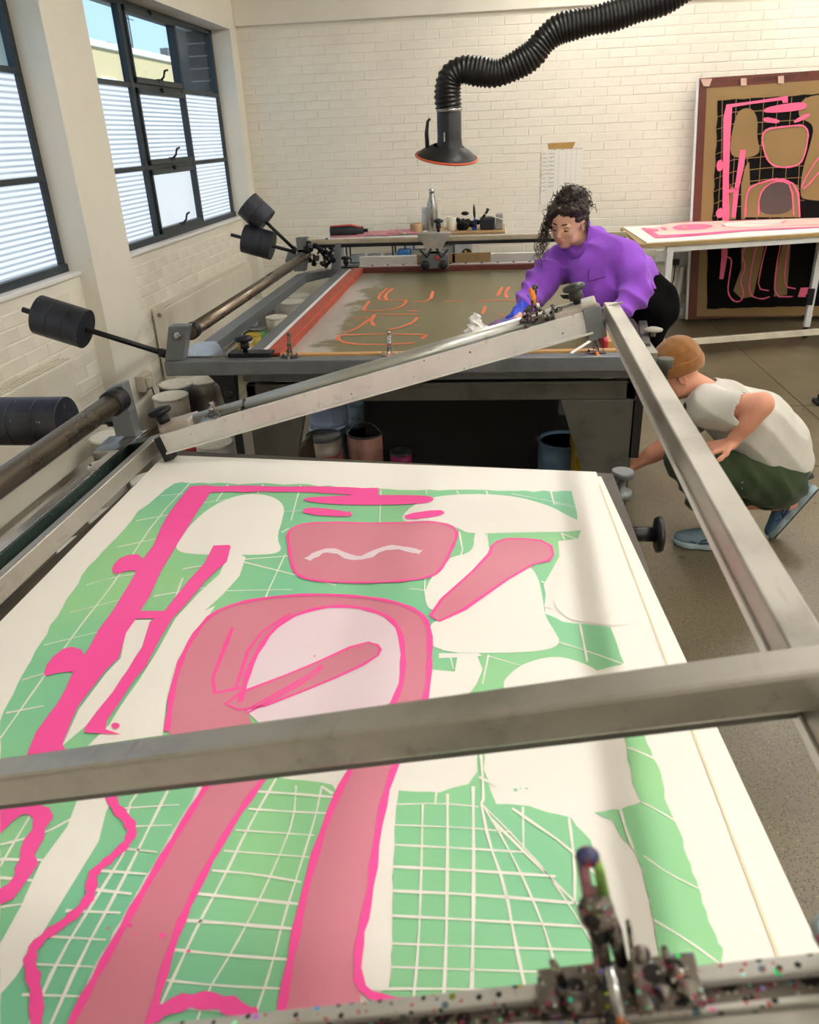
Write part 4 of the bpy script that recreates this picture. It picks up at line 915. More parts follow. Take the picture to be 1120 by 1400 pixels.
for i, (u, v, z, r, h, b, l, s, lab) in enumerate([
    (358, 412, .34, .12, .34, T_GREY, T_LIDN, None, 'grey drum nearest the radiator beyond the rails'),
    (372, 404, .38, .13, .38, T_WHITE, T_LIDN, None, 'tall white drum behind the grey drum near the far corner'),
    (399, 412, .36, .12, .36, T_GREY, T_LIDN, None, 'grey tub between the two side rails, farthest from the camera'),
    (408, 404, .40, .12, .40, T_WHITE, T_LIDN, None, 'white tub with a black clasp between the side rails'),
    (378, 433, .30, .10, .30, T_DRIP, T_LID, None, 'white tin with dark drips between the side rails'),
    (389, 424, .30, .09, .30, T_GRN, T_LIDN, None, 'green tin with a white lid between the side rails'),
    (352, 449, .24, .09, .24, T_GRN, T_INKLID, None, 'bright green tin in the gap between the rails'),
    (346, 457, .24, .07, .24, T_YEL, T_YEL, None, 'yellow tin standing behind the near knob'),
    (335, 466, .22, .07, .22, T_YEL, T_LIDN, None, 'yellow tin with a pale lid left of the near knob'),
    (340, 430, .28, .08, .28, T_TEAL, T_LIDN, None, 'teal smeared tin beside the radiator'),
    (345, 478, .24, .085, .24, T_DRIP, T_LID, None, 'dripped pale tin under the near knob')]):
    tin_at(u, v, z, r, h, b, l, lab, gU, stripe=s)
gB = 'paint tins under the farther press'
tin_at(548, 617, .20, .062, .13, T_MAG, T_INKLID, 'small magenta tin under the middle of the farther press', gB, stripe=T_MAG)
tin_at(448, 583, .24, .11, .24, T_TEAL, T_BLUELID, 'white rimmed tub behind the salmon tin', gB)
tin_at(448, 548, .47, .11, .13, T_LBLUE, T_LBLUE, 'pale blue plastic bucket behind the salmon tin, under the press', gB)
tin_at(490, 548, .47, .09, .46, T_TEAL, T_TEAL, 'teal smeared tall tub behind the pink dripped tin', gB)
tin_at(770, 600, .32, .13, .30, T_BLUE, T_BLUE, 'slate blue bucket in the shade by the right leg of the farther press', gB, opened=True, cat='bucket', name='bucket')
tin_at(797, 650, .20, .12, .20, T_WHITE, T_BLUELID, 'tub with a blue smeared lid just behind the print, by the right leg', gB, opened=True)
p = atz(392, 640, .3); MB().prism([(p.x - .08, p.y, 0), (p.x + .12, p.y, 0), (p.x + .10, p.y, .42), (p.x + .02, p.y, .34)], (0, .2, 0)).build('cardboard_box', mat('dark_cardboard', '#3a2f22', .8), None, label='dark open cardboard flap left of the salmon tin under the press', cat='box')
MB().box(.40, .44, 3.6, 3.9, .0, .5).build('yellow_pole', mat('yellow_black_tape', '#c2a122', .5, var=.2), None, label='yellow upright strip beside the right leg under the farther press', cat='strip')
MB().lathe(atz(745, 628, .2), (-.4, -.1, 1), [(.008, 0), (.012, .05), (.012, .14), (.004, .15)], 10).build('dark_tool_handle', mat('dark_red_brown', '#3d2020', .5), None, label='dark brown tool handle leaning by the slate blue bucket', cat='handle')

# ================================================================ bench at the back wall
bn = thing('workbench', (-.75, 7.75, 0), 'narrow white-legged bench along the back wall with tins below', 'bench')
ZB = .965
MB().box(-1.60, .10, 7.45, 8.0, ZB - .03, ZB).build('bench_top', M_WHTM, bn, bevel=.004)
MB().box(-.55, .09, 7.44, 8.0, ZB, ZB + .02).build('wooden_board', mat('plywood_edge', '#b08f63', .6, stretch=(1, 1, 8)), bn, bevel=.003)
MB().box(-1.60, .7, 7.5, 8.0, .30, .33).build('lower_shelf', mat('pale_shelf', '#b9b4a8', .6), bn, bevel=.003)
for x in (-1.55, .62):
    for y in (7.5, 7.92): MB().box(x, x + .05, y, y + .05, 0, ZB - .03 if x < 0 else .9).build('leg', mat('pale_blue_grey_leg', '#b9c6d0', .4), bn, bevel=.004)
MB().box(-.8, .68, 7.92, 7.97, .86, .90).build('rail', M_WHTM, bn)
zt = ZB
def onb(u, v=None, y=7.62): return aty(u, v or 315, y)
x = onb(475).x
t = thing('pencil_case', (x, 7.62, zt), 'dark pencil case with a red zip at the left end of the bench', 'pencil case')
MB().path([(x - .16, 7.6, zt + .045), (x - .155, 7.6, zt + .045), (x + .15, 7.6, zt + .04), (x + .16, 7.6, zt + .04)], [.03, .048, .044, .02], 14).build('body', mat('dark_case_cloth', '#23292e', .7), t)
MB().path([(x - .155, 7.58, zt + .09), (x + .04, 7.58, zt + .098), (x + .13, 7.58, zt + .08), (x + .15, 7.58, zt + .05)], .008, 8).build('zip', mat('coral_zip', '#dd5a48', .5), t)
MB().box(x + .15, x + .20, 7.58, 7.62, zt + .03, zt + .06).build('pull_tab', M_BLACK, t, bevel=.006)
CP = mat('multicolour_print', '#c7828f', .6, var=.2, spots=[(22, .22, 'rainbow')])
for i, (u0, u1, hh) in enumerate(((455, 500, .01), (490, 535, .018), (530, 575, .026))):
    a, b = onb(u0).x, onb(u1).x
    MB().box(a, b, 7.47 + .02 * i, 7.8, zt + i * .004, zt + hh).build('loose_print', CP, None, label=('flat colourful print in front of the pencil case', 'colourful print lying in the middle of the bench stack', 'colourful print nearest the tape roll on the bench')[i], cat='print', group='colourful prints on the bench', bevel=.001)
x = onb(570).x
MB().lathe((x, 7.6, zt + .02), (0, 0, 1), [(.058, 0), (.060, .004), (.060, .07), (.056, .074), (.04, .074), (.038, .0)], 24).build('tape_roll', mat('kraft_tape_roll', '#b7966f', .5), None, label='brown roll of packing tape standing on the bench', cat='tape')
x = onb(583).x
MB().lathe((x, 7.7, zt + .02), (0, 0, 1), [(.045, 0), (.046, .004), (.046, .20), (.042, .205)], 20).build('white_canister', mat('printed_white_canister', '#dfe5e8', .4, spots=[(30, .2, '#9fb4c4')]), None, label='pale printed canister behind the steel bottle', cat='canister')
x = onb(592).x; t = thing('water_bottle', (x, 7.6, zt + .02), 'tall brushed steel water bottle standing on the bench', 'bottle')
MB().lathe((x, 7.6, zt + .02), (0, 0, 1), [(.048, 0), (.05, .006), (.05, .20), (.046, .235), (.032, .28), (.024, .31), (.023, .325)], 28).build('body', metal('brushed_steel', '#a9a9a7', .3, .05, metalness=.9), t)
MB().lathe((x, 7.6, zt + .345), (0, 0, 1), [(.022, 0), (.026, .004), (.026, .035), (.02, .042)], 20).build('cap', M_CHROME, t)
x = onb(618).x; t = thing('mug', (x, 7.62, zt + .02), 'cream mug with its handle to the left on the bench', 'mug')
M_MUG = mat('cream_ceramic', '#dcd6c4', .3)
MB().lathe((x, 7.62, zt + .02), (0, 0, 1), [(.042, 0), (.047, .006), (.05, .12), (.045, .12), (.042, .012), (.003, .012)], 24).build('body', M_MUG, t)
MB().path([(x - .045, 7.62, zt + .12), (x - .08, 7.62, zt + .115), (x - .088, 7.62, zt + .08), (x - .075, 7.62, zt + .05), (x - .045, 7.62, zt + .045)], .008, 8).build('handle', M_MUG, t)
x = onb(637).x; mb = MB(); rr = random.Random(11)
for k_ in range(22):
    mb.ellipsoid((x + rr.gauss(0, .05), 7.6 + rr.gauss(0, .03), zt + .05 + abs(rr.gauss(0, .045))), (rr.uniform(.02, .045), rr.uniform(.02, .035), rr.uniform(.015, .035)), 8, 6, Matrix.Rotation(rr.uniform(0, 3), 3, 'Y'))
mb.build('black_cloth', mat('black_cloth', '#101113', .9), None, label='crumpled black cloth gloves on the bench right of the mug', cat='cloth')
x = onb(649).x; t = thing('blue_brush', (x, 7.6, zt + .02), 'small blue handled brush standing upright on the bench', 'brush')
MB().lathe((x, 7.6, zt + .02), (0, 0, 1), [(.022, 0), (.022, .05), (.01, .08), (.008, .11)], 14).build('handle', mat('bright_blue_plastic', '#1f56c8', .35), t)
MB().lathe((x, 7.6, zt + .13), (-.05, 0, 1), [(.009, 0), (.012, .03), (.010, .08), (.004, .11)], 10).build('tip', M_BLKM, t)
x = onb(668).x; t = thing('tape_dispenser', (x, 7.6, zt + .02), 'black bench machine with a pale ruler across it at the right end of the bench', 'dispenser')
MB().box(x - .08, x + .06, 7.55, 7.68, zt + .025, zt + .13).build('body', mat('blue_black_case', '#1d242c', .4), t, bevel=.02)
MB().box(x + .065, x + .13, 7.56, 7.68, zt + .02, zt + .15).build('grey_side', mat('grey_side', '#8f8f8b', .5), t, bevel=.008)
MB().beam((x - .06, 7.54, zt + .17), (x + .19, 7.53, zt + .09), .02, .006).build('ruler', mat('pale_ruler', '#dad8cd', .5), t)
MB().path([(x - .05, 7.56, zt + .13), (x - .02, 7.55, zt + .17), (x + .0, 7.55, zt + .20), (x - .02, 7.55, zt + .2)], .012, 8).build('lever', M_BLACK, t)
# below the bench
def und(u, v, y=7.6): return aty(u, v, y)
zc = .545
cr0, cr1 = und(478, 345), und(540, 345); ct = thing('wire_crate', ((cr0.x + cr1.x) / 2, 7.55, zc), 'dark wire crate of jars under the bench', 'crate')
zs = und(500, 357).z - .02
MB().box(-1.45, .35, 7.42, 7.9, zs - .025, zs).build('middle_shelf', M_WHTM, bn)
mb = MB(); xa, xb = cr0.x, cr1.x
for yy in (7.44, 7.64):
    mb.path([(xa, yy, zs), (xa, yy, zs + .17), (xa + .02, yy, zs + .19), (xb - .02, yy, zs + .19), (xb, yy, zs + .17), (xb, yy, zs)], .008, 8); mb.tube((xa, yy, zs + .03), (xb, yy, zs + .03), .006, n=8)
mb.build('frame', mat('green_black_wire', '#26322f', .4), ct)
for i in range(3):
    x = xa + .09 + i * .155
    MB().lathe((x, 7.54, zs), (0, 0, 1), [(.06, 0), (.062, .005), (.062, .075), (.066, .08), (.066, .09), (.0, .09)], 20).build('jar', mat('pale_jar', '#9aa2a8', .35), None, label='pale round jar in the wire crate, %s' % ('leftmost', 'the middle one', 'rightmost')[i], cat='jar', group='jars in the wire crate')
x = und(555, 350).x; t = thing('blue_jug', (x, 7.55, zs), 'blue plastic jug with a handle under the bench beside the crate', 'jug')
MB().box(x - .07, x + .06, 7.5, 7.6, zs, zs + .13).build('body', mat('mid_blue_plastic', '#3a78b8', .35, var=.2, scale=20), t, bevel=.02)
MB().path([(x + .0, 7.55, zs + .12), (x + .0, 7.55, zs + .17), (x + .06, 7.55, zs + .185), (x + .085, 7.55, zs + .15), (x + .075, 7.55, zs + .06)], .011, 8).build('handle', MATS['mid_blue_plastic'], t)
x = und(577, 355).x; MB().box(x - .08, x + .04, 7.5, 7.62, zs, zs + .12).build('grey_box', mat('grey_green_box', '#8a8c82', .6), None, bevel=.005, label='grey box between the blue jug and the trolley', cat='box')
MB().box(x + .05, x + .16, 7.5, 7.62, zs, zs + .10).build('brown_box', mat('brown_carton', '#8d7152', .7), None, bevel=.004, label='small brown carton right of the grey box', cat='box')
x = und(620, 355).x; MB().box(x - .12, x + .10, 7.5, 7.7, zs + .005, zs + .14).build('grey_case', mat('mid_grey_case', '#7c8083', .5), None, bevel=.01, label='grey plastic case under the bench right of the trolley', cat='case')
x = und(636, 350).x; t = thing('timer_box', (x, 7.5, zs), 'grey control box with a red and yellow dial under the bench', 'box')
MB().box(x - .09, x + .07, 7.46, 7.49, zs, zs + .17).box(x - .09, x + .07, 7.47, 7.49, zs, zs + .17).build('body', mat('light_grey_case', '#a7a9aa', .5), t, bevel=.006)
MB().lathe((x + .02, 7.46, zs + .08), (0, -1, 0), [(.048, 0), (.048, .006)], 20).build('dial', M_BLACK, t)
for k_ in range(4):
    a = k_ * math.pi / 2 + .4
    MB().box(x + .02 + .024 * math.cos(a) - .009, x + .02 + .024 * math.cos(a) + .009, 7.45, 7.454, zs + .08 + .024 * math.sin(a) - .009, zs + .08 + .024 * math.sin(a) + .009).build('dial_mark', (mat('dial_red', '#c4302e', .4), mat('dial_yellow', '#d9b23a', .4))[k_ % 2], t)
MB().box(.12, .66, 7.50, 7.52, zs - .02, zs + .02).build('bench_edge', M_DKSTEEL, bn)

# ================================================================ fume extraction arm
ex = thing('fume_extraction_arm', (-.28, 5.2, 1.4), 'black ribbed extraction hose with a round hood hanging over the farther press', 'extraction arm')
YE = 5.2
ctr = [(614, 150), (612, 128), (616, 106), (632, 96), (655, 98), (680, 100), (705, 90), (728, 75), (745, 55), (765, 40), (795, 32), (830, 24), (870, 12), (910, -2), (960, -30), (1020, -60)]
pts = [aty(u, v, YE) for u, v in ctr]
for i, p in enumerate(pts): p.y = YE; 
def dens(pts, n_):
    out = []
    k = len(pts)
    for i in range(k - 1):
        p0, p1, p2, p3 = pts[max(i - 1, 0)], pts[i], pts[i + 1], pts[min(i + 2, k - 1)]
        m = max(2, int((p2 - p1).length / n_))
        for j in range(m):
            t = j / m
            out.append(.5 * ((2 * p1) + (p2 - p0) * t + (2 * p0 - 5 * p1 + 4 * p2 - p3) * t * t + (3 * p1 - p0 - 3 * p2 + p3) * t ** 3))
    return out + [pts[-1]]
dp = dens(pts, .0055); R0 = .073
rad = [R0 + (.0045 if i % 4 < 2 else -.003) + .004 * math.sin(i * .13) for i in range(len(dp))]
M_HOSE = mat('black_ribbed_hose', '#101010', .38, var=.25, scale=14, spec=.45)
MB().path(dp, rad, 26).build('ribbed_hose', M_HOSE, ex)
dc = aty(614, 150, YE); hb = aty(614, 212, YE)
MB().lathe(dc - Vector((0, 0, .002)), (0, 0, -1), [(.076, -.01), (.077, -.01), (.077, .012), (.076, .012)], 28).build('hose_clamp', M_CHROME, ex)
L = (dc - hb).length
MB().lathe(dc, (0, 0, -1), [(.070, 0), (.070, L * .05), (.073, L * .08), (.073, L * .62), (.078, L * .8), (.088, L * .93), (.095, L)], 30).build('hood_tube', M_BLACK, ex)
tl = Vector((.12, -.24, 1)).normalized()
hc = hb + Vector((0, 0, .01)); Rm = Vector((0, 0, 1)).rotation_difference(tl).to_matrix()
u_, v_ = Rm @ Vector((1, 0, 0)), Rm @ Vector((0, 1, 0))
hood = [(.19 * math.cos(2 * math.pi * i / 36) * (1.06 if math.cos(2 * math.pi * i / 36) < 0 else .92), .155 * math.sin(2 * math.pi * i / 36)) for i in range(36)]
mb = MB(); k_ = 36; rings = [(.5, .062), (.8, .03), (1.0, .0), (1.0, -.006), (.93, -.012), (.4, -.014)]; vs = []
for s_, h_ in rings: vs += [hc + u_ * (a * s_) + v_ * (b * s_) + tl * (h_ - .02) for a, b in hood]
mb.add(vs, [(i * k_ + j, i * k_ + (j + 1) % k_, (i + 1) * k_ + (j + 1) % k_, (i + 1) * k_ + j) for i in range(len(rings) - 1) for j in range(k_)], True)
mb.add([hc + u_ * (a * .4) + v_ * (b * .4) + tl * (-.034) for a, b in hood], [tuple(range(36))]); mb.build('hood_dish', M_BLACK, ex)
mb = MB(); rp = [hc + u_ * a * 1.0 + v_ * b * 1.0 + tl * (-.022) for a, b in hood]; mb.path(rp + rp[:1], .007, 8); mb.build('orange_rim', mat('orange_red_rim', '#d0562c', .45), ex)
MB().path([hc + u_ * -.13 + tl * .0, hc + u_ * -.135 + Vector((0, 0, .1)), hc + u_ * -.125 + Vector((0, 0, .165)), hc + u_ * -.11 + Vector((0, 0, .18))], [.014, .012, .009, .008], 10).build('handle', M_BLACK, ex)
MB().box(dc.x - .03, dc.x - .022, YE - .078, YE - .07, dc.z - .17, dc.z - .12).build('catch', M_CHROME, ex)

# ================================================================ chart on the wall
ch = thing('wall_chart', (.62, Y1 - .01, 1.17), 'white hand-ruled rota sheet held to the back wall with brown tape', 'chart')
a, b, c_, d_ = [aty(u, v, 8.185) for u, v in ((741, 203), (798, 198), (795, 285), (738, 277))]
MB().prism([Vector((a.x, 8.188, 1.64)), Vector((b.x, 8.188, 1.645)), Vector((b.x, 8.188, 1.10)), Vector((a.x + .005, 8.188, 1.14))], (0, -.003, 0)).build('sheet', mat('chart_paper', '#efece2', .7, var=.01), ch)
M_LN = mat('grey_pencil_line', '#c4c2bf', .7); M_LNV = mat('violet_pen_line', '#9a94aa', .7); M_PEN = mat('dark_pen', '#4c4a5c', .7)
w_ = b.x - a.x; mb = MB(); yq = 8.1845
for i in range(13): mb.box(a.x + .01, b.x - .005, yq - .0003, yq, 1.605 - i * .036, 1.6059 - i * .036)
for f_ in (.16, .23): mb.box(a.x + w_ * f_, a.x + w_ * f_ + .0012, yq - .0003, yq, 1.16, 1.63)
mb.build('ruled_lines', M_LN, ch)
mb = MB()
for f_ in (.42, .60, .72, .84): mb.box(a.x + w_ * f_, a.x + w_ * f_ + .0014, yq - .0003, yq, 1.16, 1.635)
mb.build('column_lines', M_LNV, ch)
mb = MB(); rr = random.Random(8)
def scr(x, z, wd): ribbon(mb, [Vector((x + wd * i / 7, yq - .0005, z + rr.uniform(-.007, .007))) for i in range(8)], .003, Vector((0, -1, 0)))
for i in range(10): scr(a.x + .01, 1.587 - i * .036, rr.uniform(.03, .06))
for f_ in (.27, .46, .62, .74, .87): scr(a.x + w_ * f_, 1.622, .045)
for i in range(9):
    for f_ in (.17, .24): scr(a.x + w_ * f_, 1.587 - i * .036, .03)
mb.build('handwriting', M_PEN, ch, fixn=False)
tp = [aty(u, v, 8.183) for u, v in ((749, 196), (787, 194), (783, 203), (750, 204))]
MB().prism(tp, (0, -.001, 0)).build('brown_tape', mat('kraft_masking_tape', '#b28b50', .6, var=.05), ch)

# ================================================================ leaning board with print (generic pattern)
lean = Vector((0, 1, -.055)).normalized(); P0 = Vector((1.9, 7.97, .03))
def OB(u, v, off=0.0): return onplane(u, v, P0 - lean * off, lean)
bl = OB(941, 437); tl_ = OB(957, 107); tr_ = OB(1120, 96)
uxb = (tr_ - tl_).normalized(); wB = 1.62
br_ = bl + uxb * wB; tr2 = tl_ + uxb * wB
bd = thing('leaning_print_board', (bl.x + .8, bl.y, 0), 'tall red-brown framed board with a brown, black and pink pattern leaning on the back wall', 'board')
MB().prism([bl, br_, tr2, tl_], lean * .03).build('backing', mat('red_brown_board', '#5f2615', .45, var=.1, scale=3), bd, bevel=.003)
MB().prism([bl + Vector((-.022, .01, 0)), bl + Vector((-.001, .01, 0)), tl_ + Vector((-.001, .01, .0)), tl_ + Vector((-.022, .01, .0))], lean * .02).build('white_edge', M_WHTM, bd)
c6 = lambda p: (840 + p[0] / 3.686, 80 + p[1] / 3.686)
def L6(name, polys, m, off, strokes=(), closed=()):
    mb = MB(); NN = -lean
    for p in polys: mb.flat([OB(*c6(q), off) for q in p])
    for s_, w__ in strokes: ribbon(mb, [OB(*c6(q), off) for q in s_], w__, NN)
    for s_, w__ in closed: ribbon(mb, [OB(*c6(q), off) for q in s_], w__, NN, True)
    return mb.build(name, m, bd, fixn=False)
L6('kraft_sheet', [[(466, 150), (1500, 75), (1480, 1290), (415, 1300)]], I_KRAFT, .003)
L6('black_ink', [jag([(522, 212), (700, 200), (865, 190), (1040, 178), (1300, 160), (1290, 1240), (468, 1262), (470, 960), (500, 940), (495, 800), (505, 600), (515, 400)], 4, 40, 3)], I_BLACKINK, .006)
L6('brown_reserve', [smoothpts([(620, 270), (660, 248), (700, 255), (725, 310), (718, 400), (740, 470), (690, 500), (600, 500), (582, 460), (595, 360)]),
                     smoothpts([(935, 215), (1000, 185), (1100, 180), (1100, 720), (960, 712), (935, 690), (948, 560), (990, 430), (1010, 330), (925, 300)]),
                     [(585, 640), (620, 660), (612, 810), (575, 810)], [(640, 640), (660, 545), (680, 520), (685, 640), (660, 810), (640, 810)],
                     smoothpts([(735, 350), (880, 338), (975, 330), (968, 480), (930, 545), (800, 550), (750, 480)]),
                     [(680, 640), (820, 600), (930, 640), (930, 800), (660, 800)], [(640, 935), (760, 930), (745, 1000), (700, 1200), (640, 1210), (600, 1170), (640, 1060)], [(850, 930), (890, 930), (870, 1190), (805, 1200), (820, 1060)]], I_KRAFT, .009)
L6('dark_brown_ink', [smoothpts([(730, 790), (732, 700), (770, 640), (830, 612), (880, 620), (905, 680), (900, 780)])], I_DKB, .012)
gl = []
for i in range(7): gl.append(([(545 + i * 70, 195), (540 + i * 66, 500), (520 + i * 66, 820)], .006))
for i in range(9): gl.append(([(500, 300 + i * 62), (600, 270 + i * 60), (760, 262 + i * 58), (960, 250 + i * 58)], .006))
L6('brown_grid_lines', [], I_KRAFT, .0085, gl)
AR6 = smoothpts([(660, 800), (665, 690), (690, 640), (830, 600), (925, 640), (935, 800)], False, 1)
PK6 = [[(565, 232), (700, 215), (875, 188), (876, 222), (850, 225), (845, 210), (700, 228), (595, 245), (585, 400), (578, 600), (580, 780), (570, 1000), (550, 1112), (530, 1112), (540, 1000), (545, 800), (548, 500), (550, 300)],
       [(635, 460), (663, 460), (655, 540), (630, 650), (612, 800), (590, 800), (600, 690), (615, 600)], [(578, 660), (630, 650), (628, 668), (578, 678)],
       smoothpts([(740, 268), (780, 240), (960, 215), (975, 240), (950, 260), (800, 275)]), smoothpts([(755, 292), (835, 308), (830, 328), (750, 320)], it=1), smoothpts([(905, 310), (985, 270), (985, 295), (908, 328)], it=1),
       smoothpts([(515, 520), (545, 505), (550, 560), (518, 572)], it=1), smoothpts([(510, 770), (545, 745), (550, 800), (518, 805)], it=1), [(940, 1155), (998, 1152), (985, 1203), (925, 1202)]]
L6('pink_ink', PK6, I_PINK2, .015, [(AR6, .016), (smoothpts([(727, 790), (730, 690), (770, 635), (840, 612), (895, 640), (905, 790)], False, 1), .013),
    (smoothpts([(570, 1000), (595, 1010), (580, 1100), (570, 1180), (600, 1225), (640, 1225), (655, 1180), (632, 1120), (665, 1050), (640, 990), (670, 935)], False), .012),
    (smoothpts([(770, 930), (740, 1050), (722, 1160), (780, 1170)], False, 1), .012), (smoothpts([(720, 930), (690, 1060), (675, 1190), (740, 1215), (785, 1200)], False, 1), .012),
    (smoothpts([(880, 930), (860, 1060), (860, 1150), (915, 1160)], False, 1), .012), (smoothpts([(840, 930), (815, 1060), (805, 1200), (900, 1200)], False, 1), .012)],
   [(smoothpts([(740, 360), (860, 342), (985, 332), (965, 480), (930, 545), (800, 550), (755, 480)]), .013), (smoothpts([(940, 640), (1040, 480), (1080, 470), (1060, 540), (960, 660)], it=1), .013)])
M_TAPE = mat('clear_tape', '#c9a696', .4, var=.05)
for i, (u, v) in enumerate(((966, 113), (1017, 112), (1068, 109))):
    MB().prism([OB(u - (8 if i == 0 else 4), v - 5, .016), OB(u + (8 if i == 0 else 4), v - 5.5, .016), OB(u + 4, v + 5, .016), OB(u - 4, v + 5, .016)], -lean * .001).build('tape_piece', M_TAPE, bd)
def text(s, p, ux, uz, size, m, parent, name='lettering'):
    cu = bpy.data.curves.new(name, 'FONT'); cu.body = s; cu.size = size; cu.extrude = .0004
    o = bpy.data.objects.new(name, cu); COL.objects.link(o); bpy.context.view_layer.update()
    me = bpy.data.meshes.new_from_object(o.evaluated_get(bpy.context.evaluated_depsgraph_get())); bpy.data.objects.remove(o)
    nx = Vector(ux).normalized(); nz = Vector(uz).normalized(); ny = nx.cross(nz)
    vs = [Vector(p) + nx * q.co.x + nz * q.co.y - ny * 0 for q in me.vertices]; off = wloc(parent)
    for q, v in zip(me.vertices, vs): q.co = v - off
    me.materials.clear(); me.materials.append(m); o = bpy.data.objects.new(name, me); COL.objects.link(o); o.parent = parent; return o
M_MARK = mat('dark_pen_on_board', '#3a1a10', .6)
upb = (tl_ - bl).normalized()
text('COUNTER ROT', OB(1030, 112, .002), uxb, upb, .05, M_MARK, bd)
text('275', OB(1094, 105, .002), uxb, upb, .05, M_MARK, bd)
mb = MB(); rr = random.Random(2)
for u in (975, 1000): ribbon(mb, [OB(u + i * 2.2, 111 + rr.uniform(-1.5, 1.5), .002) for i in range(8)], .004, -lean)
mb.build('scribble', M_MARK, bd, fixn=False)

# ================================================================ white table with a print
tb_ = thing('white_work_table', (2.2, 7.3, 0), 'long white steel table on castors in front of the leaning board, carrying a print', 'table')
ZT = .95
k0, k1, k2, k3 = Vector((1.145, 6.614, ZT)), Vector((1.16, 7.78, ZT)), None, None
dr = (Vector((2.627, 6.99, ZT)) - k0).normalized(); k2 = k0 + dr * 2.35; k3 = k1 + dr * 2.0
k3.y = min(k3.y, 8.1)
MB().prism([k0 - Vector((0, 0, .035)), k2 - Vector((0, 0, .035)), k3 - Vector((0, 0, .035)), k1 - Vector((0, 0, .035))], (0, 0, .028)).build('table_top', mat('mdf_board_edge', '#a68c5c', .6), tb_, bevel=.002)
def tl2(f, g): return k0.lerp(k2, f).lerp(k1.lerp(k3, f), g)
MB().beam(tl2(.10, .04) - Vector((0, 0, .06)), tl2(.96, .04) - Vector((0, 0, .06)), .04, .045).build('front_rail', M_WHTM, tb_, bevel=.003)
MB().beam(tl2(.06, .93) - Vector((0, 0, .06)), tl2(.96, .93) - Vector((0, 0, .06)), .04, .045).build('rear_rail', M_WHTM, tb_, bevel=.003)
for f, g in ((.115, .04), (.06, .75), (.76, .30), (.95, .04), (.95, .9)):
    p = tl2(f, g); MB().box(p.x - .025, p.x + .025, p.y - .025, p.y + .025, .10, ZT - .04).build('leg', M_WHTM, tb_, bevel=.003)
    MB().lathe((p.x - .02, p.y, .045), (1, 0, 0), [(.02, 0), (.045, .003), (.045, .037), (.02, .04)], 20).box(p.x - .01, p.x + .01, p.y - .02, p.y + .02, .04, .11).build('castor', M_BLKM, tb_)
a_ = tl2(.115, .04); a_.z = .115; b_ = tl2(.95, .04); b_.z = .115
MB().beam(a_, b_, .04, .05).build('foot_rail', mat('cream_rail', '#d8d1bf', .45), tb_, bevel=.003)
p = tl2(.76, .30); MB().box(p.x - .05, p.x + .0, p.y - .05, p.y - .02, .30, .44).box(p.x - .06, p.x - .02, p.y - .06, p.y - .02, .36, .39).build('leg_clamp', M_BLKM, tb_)
tp_ = thing('pink_print', (2.2, 7.3, ZT), 'white sheet with blurred pink bands lying on the white table', 'print')
mb = MB(); q = [k0 + Vector((.06, .03, -.006)), k2 + Vector((0, .02, -.006)), k3 + Vector((0, -.0, -.006)), k1 + Vector((.02, -.0, -.006))]
mb.prism(q, (0, 0, .008)); mb.build('paper_sheet', M_PAPER, tp_)
c8 = lambda p: (850 + p[0] / 4.148, 290 + p[1] / 4.148)
Z8 = ZT + .003
def L8(name, polys, m, dz, strokes=()):
    mb = MB()
    for p in polys: mb.flat([atz(*c8(q_), Z8 + dz) for q_ in p])
    for s_, w__ in strokes: ribbon(mb, [atz(*c8(q_), Z8 + dz) for q_ in s_], w__, NZ)
    return mb.build(name, m, tp_, fixn=False)
I_SM = ink('smeared_peach_pink_ink', '#f8dcd0', '#f8cfcb'); I_P3 = ink('table_pink_ink', '#f0569d', '#f384ac')
L8('peach_ink', [smoothpts([(150, 95), (300, 55), (1300, 10), (1300, 75), (700, 100), (230, 140)], it=1)], I_SM, .001)
L8('reserved_white', [smoothpts([(560, 70), (620, 55), (900, 40), (940, 60), (760, 82), (600, 88)]), smoothpts([(380, 62), (560, 50), (620, 42), (560, 60)], it=1)], M_PAPER, .002)
L8('pink_ink', [[(110, 90), (135, 88), (215, 130), (400, 122), (700, 98), (1200, 78), (1200, 84), (700, 108), (400, 135), (190, 148)], smoothpts([(130, 100), (150, 88), (205, 95), (215, 108), (160, 112)], it=1), smoothpts([(215, 85), (245, 84), (265, 100), (235, 104)], it=1),
   smoothpts([(285, 85), (330, 70), (470, 66), (530, 78), (480, 96), (350, 103), (295, 98)])], I_P3, .003,
   [(smoothpts([(570, 70), (590, 84), (760, 92), (960, 75), (1200, 70)], False, 1), .02), (smoothpts([(270, 60), (420, 52), (620, 50), (1200, 22)], False, 1), .03), (smoothpts([(700, 62), (900, 66), (930, 50)], False, 1), .02)])
L8('yellow_ink', [smoothpts([(345, 82), (370, 80), (375, 88), (350, 90)], it=1)], mat('yellow_ink', '#f0c070', .6), .004)

# black shoe at the right edge
t = thing('black_shoe', (2.30, 5.45, 0), 'toe of a black shoe on the floor at the right edge', 'shoe')
MB().path([(2.24, 5.43, .05), (2.27, 5.43, .055), (2.36, 5.43, .06), (2.45, 5.43, .065), (2.50, 5.43, .07)], [.02, .045, .05, .05, .045], 16).build('upper', M_BLACK, t)
MB().prism([(2.22, 5.38, .0), (2.52, 5.38, .0), (2.52, 5.49, .0), (2.22, 5.49, .0)], (0, 0, .03)).build('sole', mat('black_rubber', '#0c0c0d', .7), t, bevel=.01)
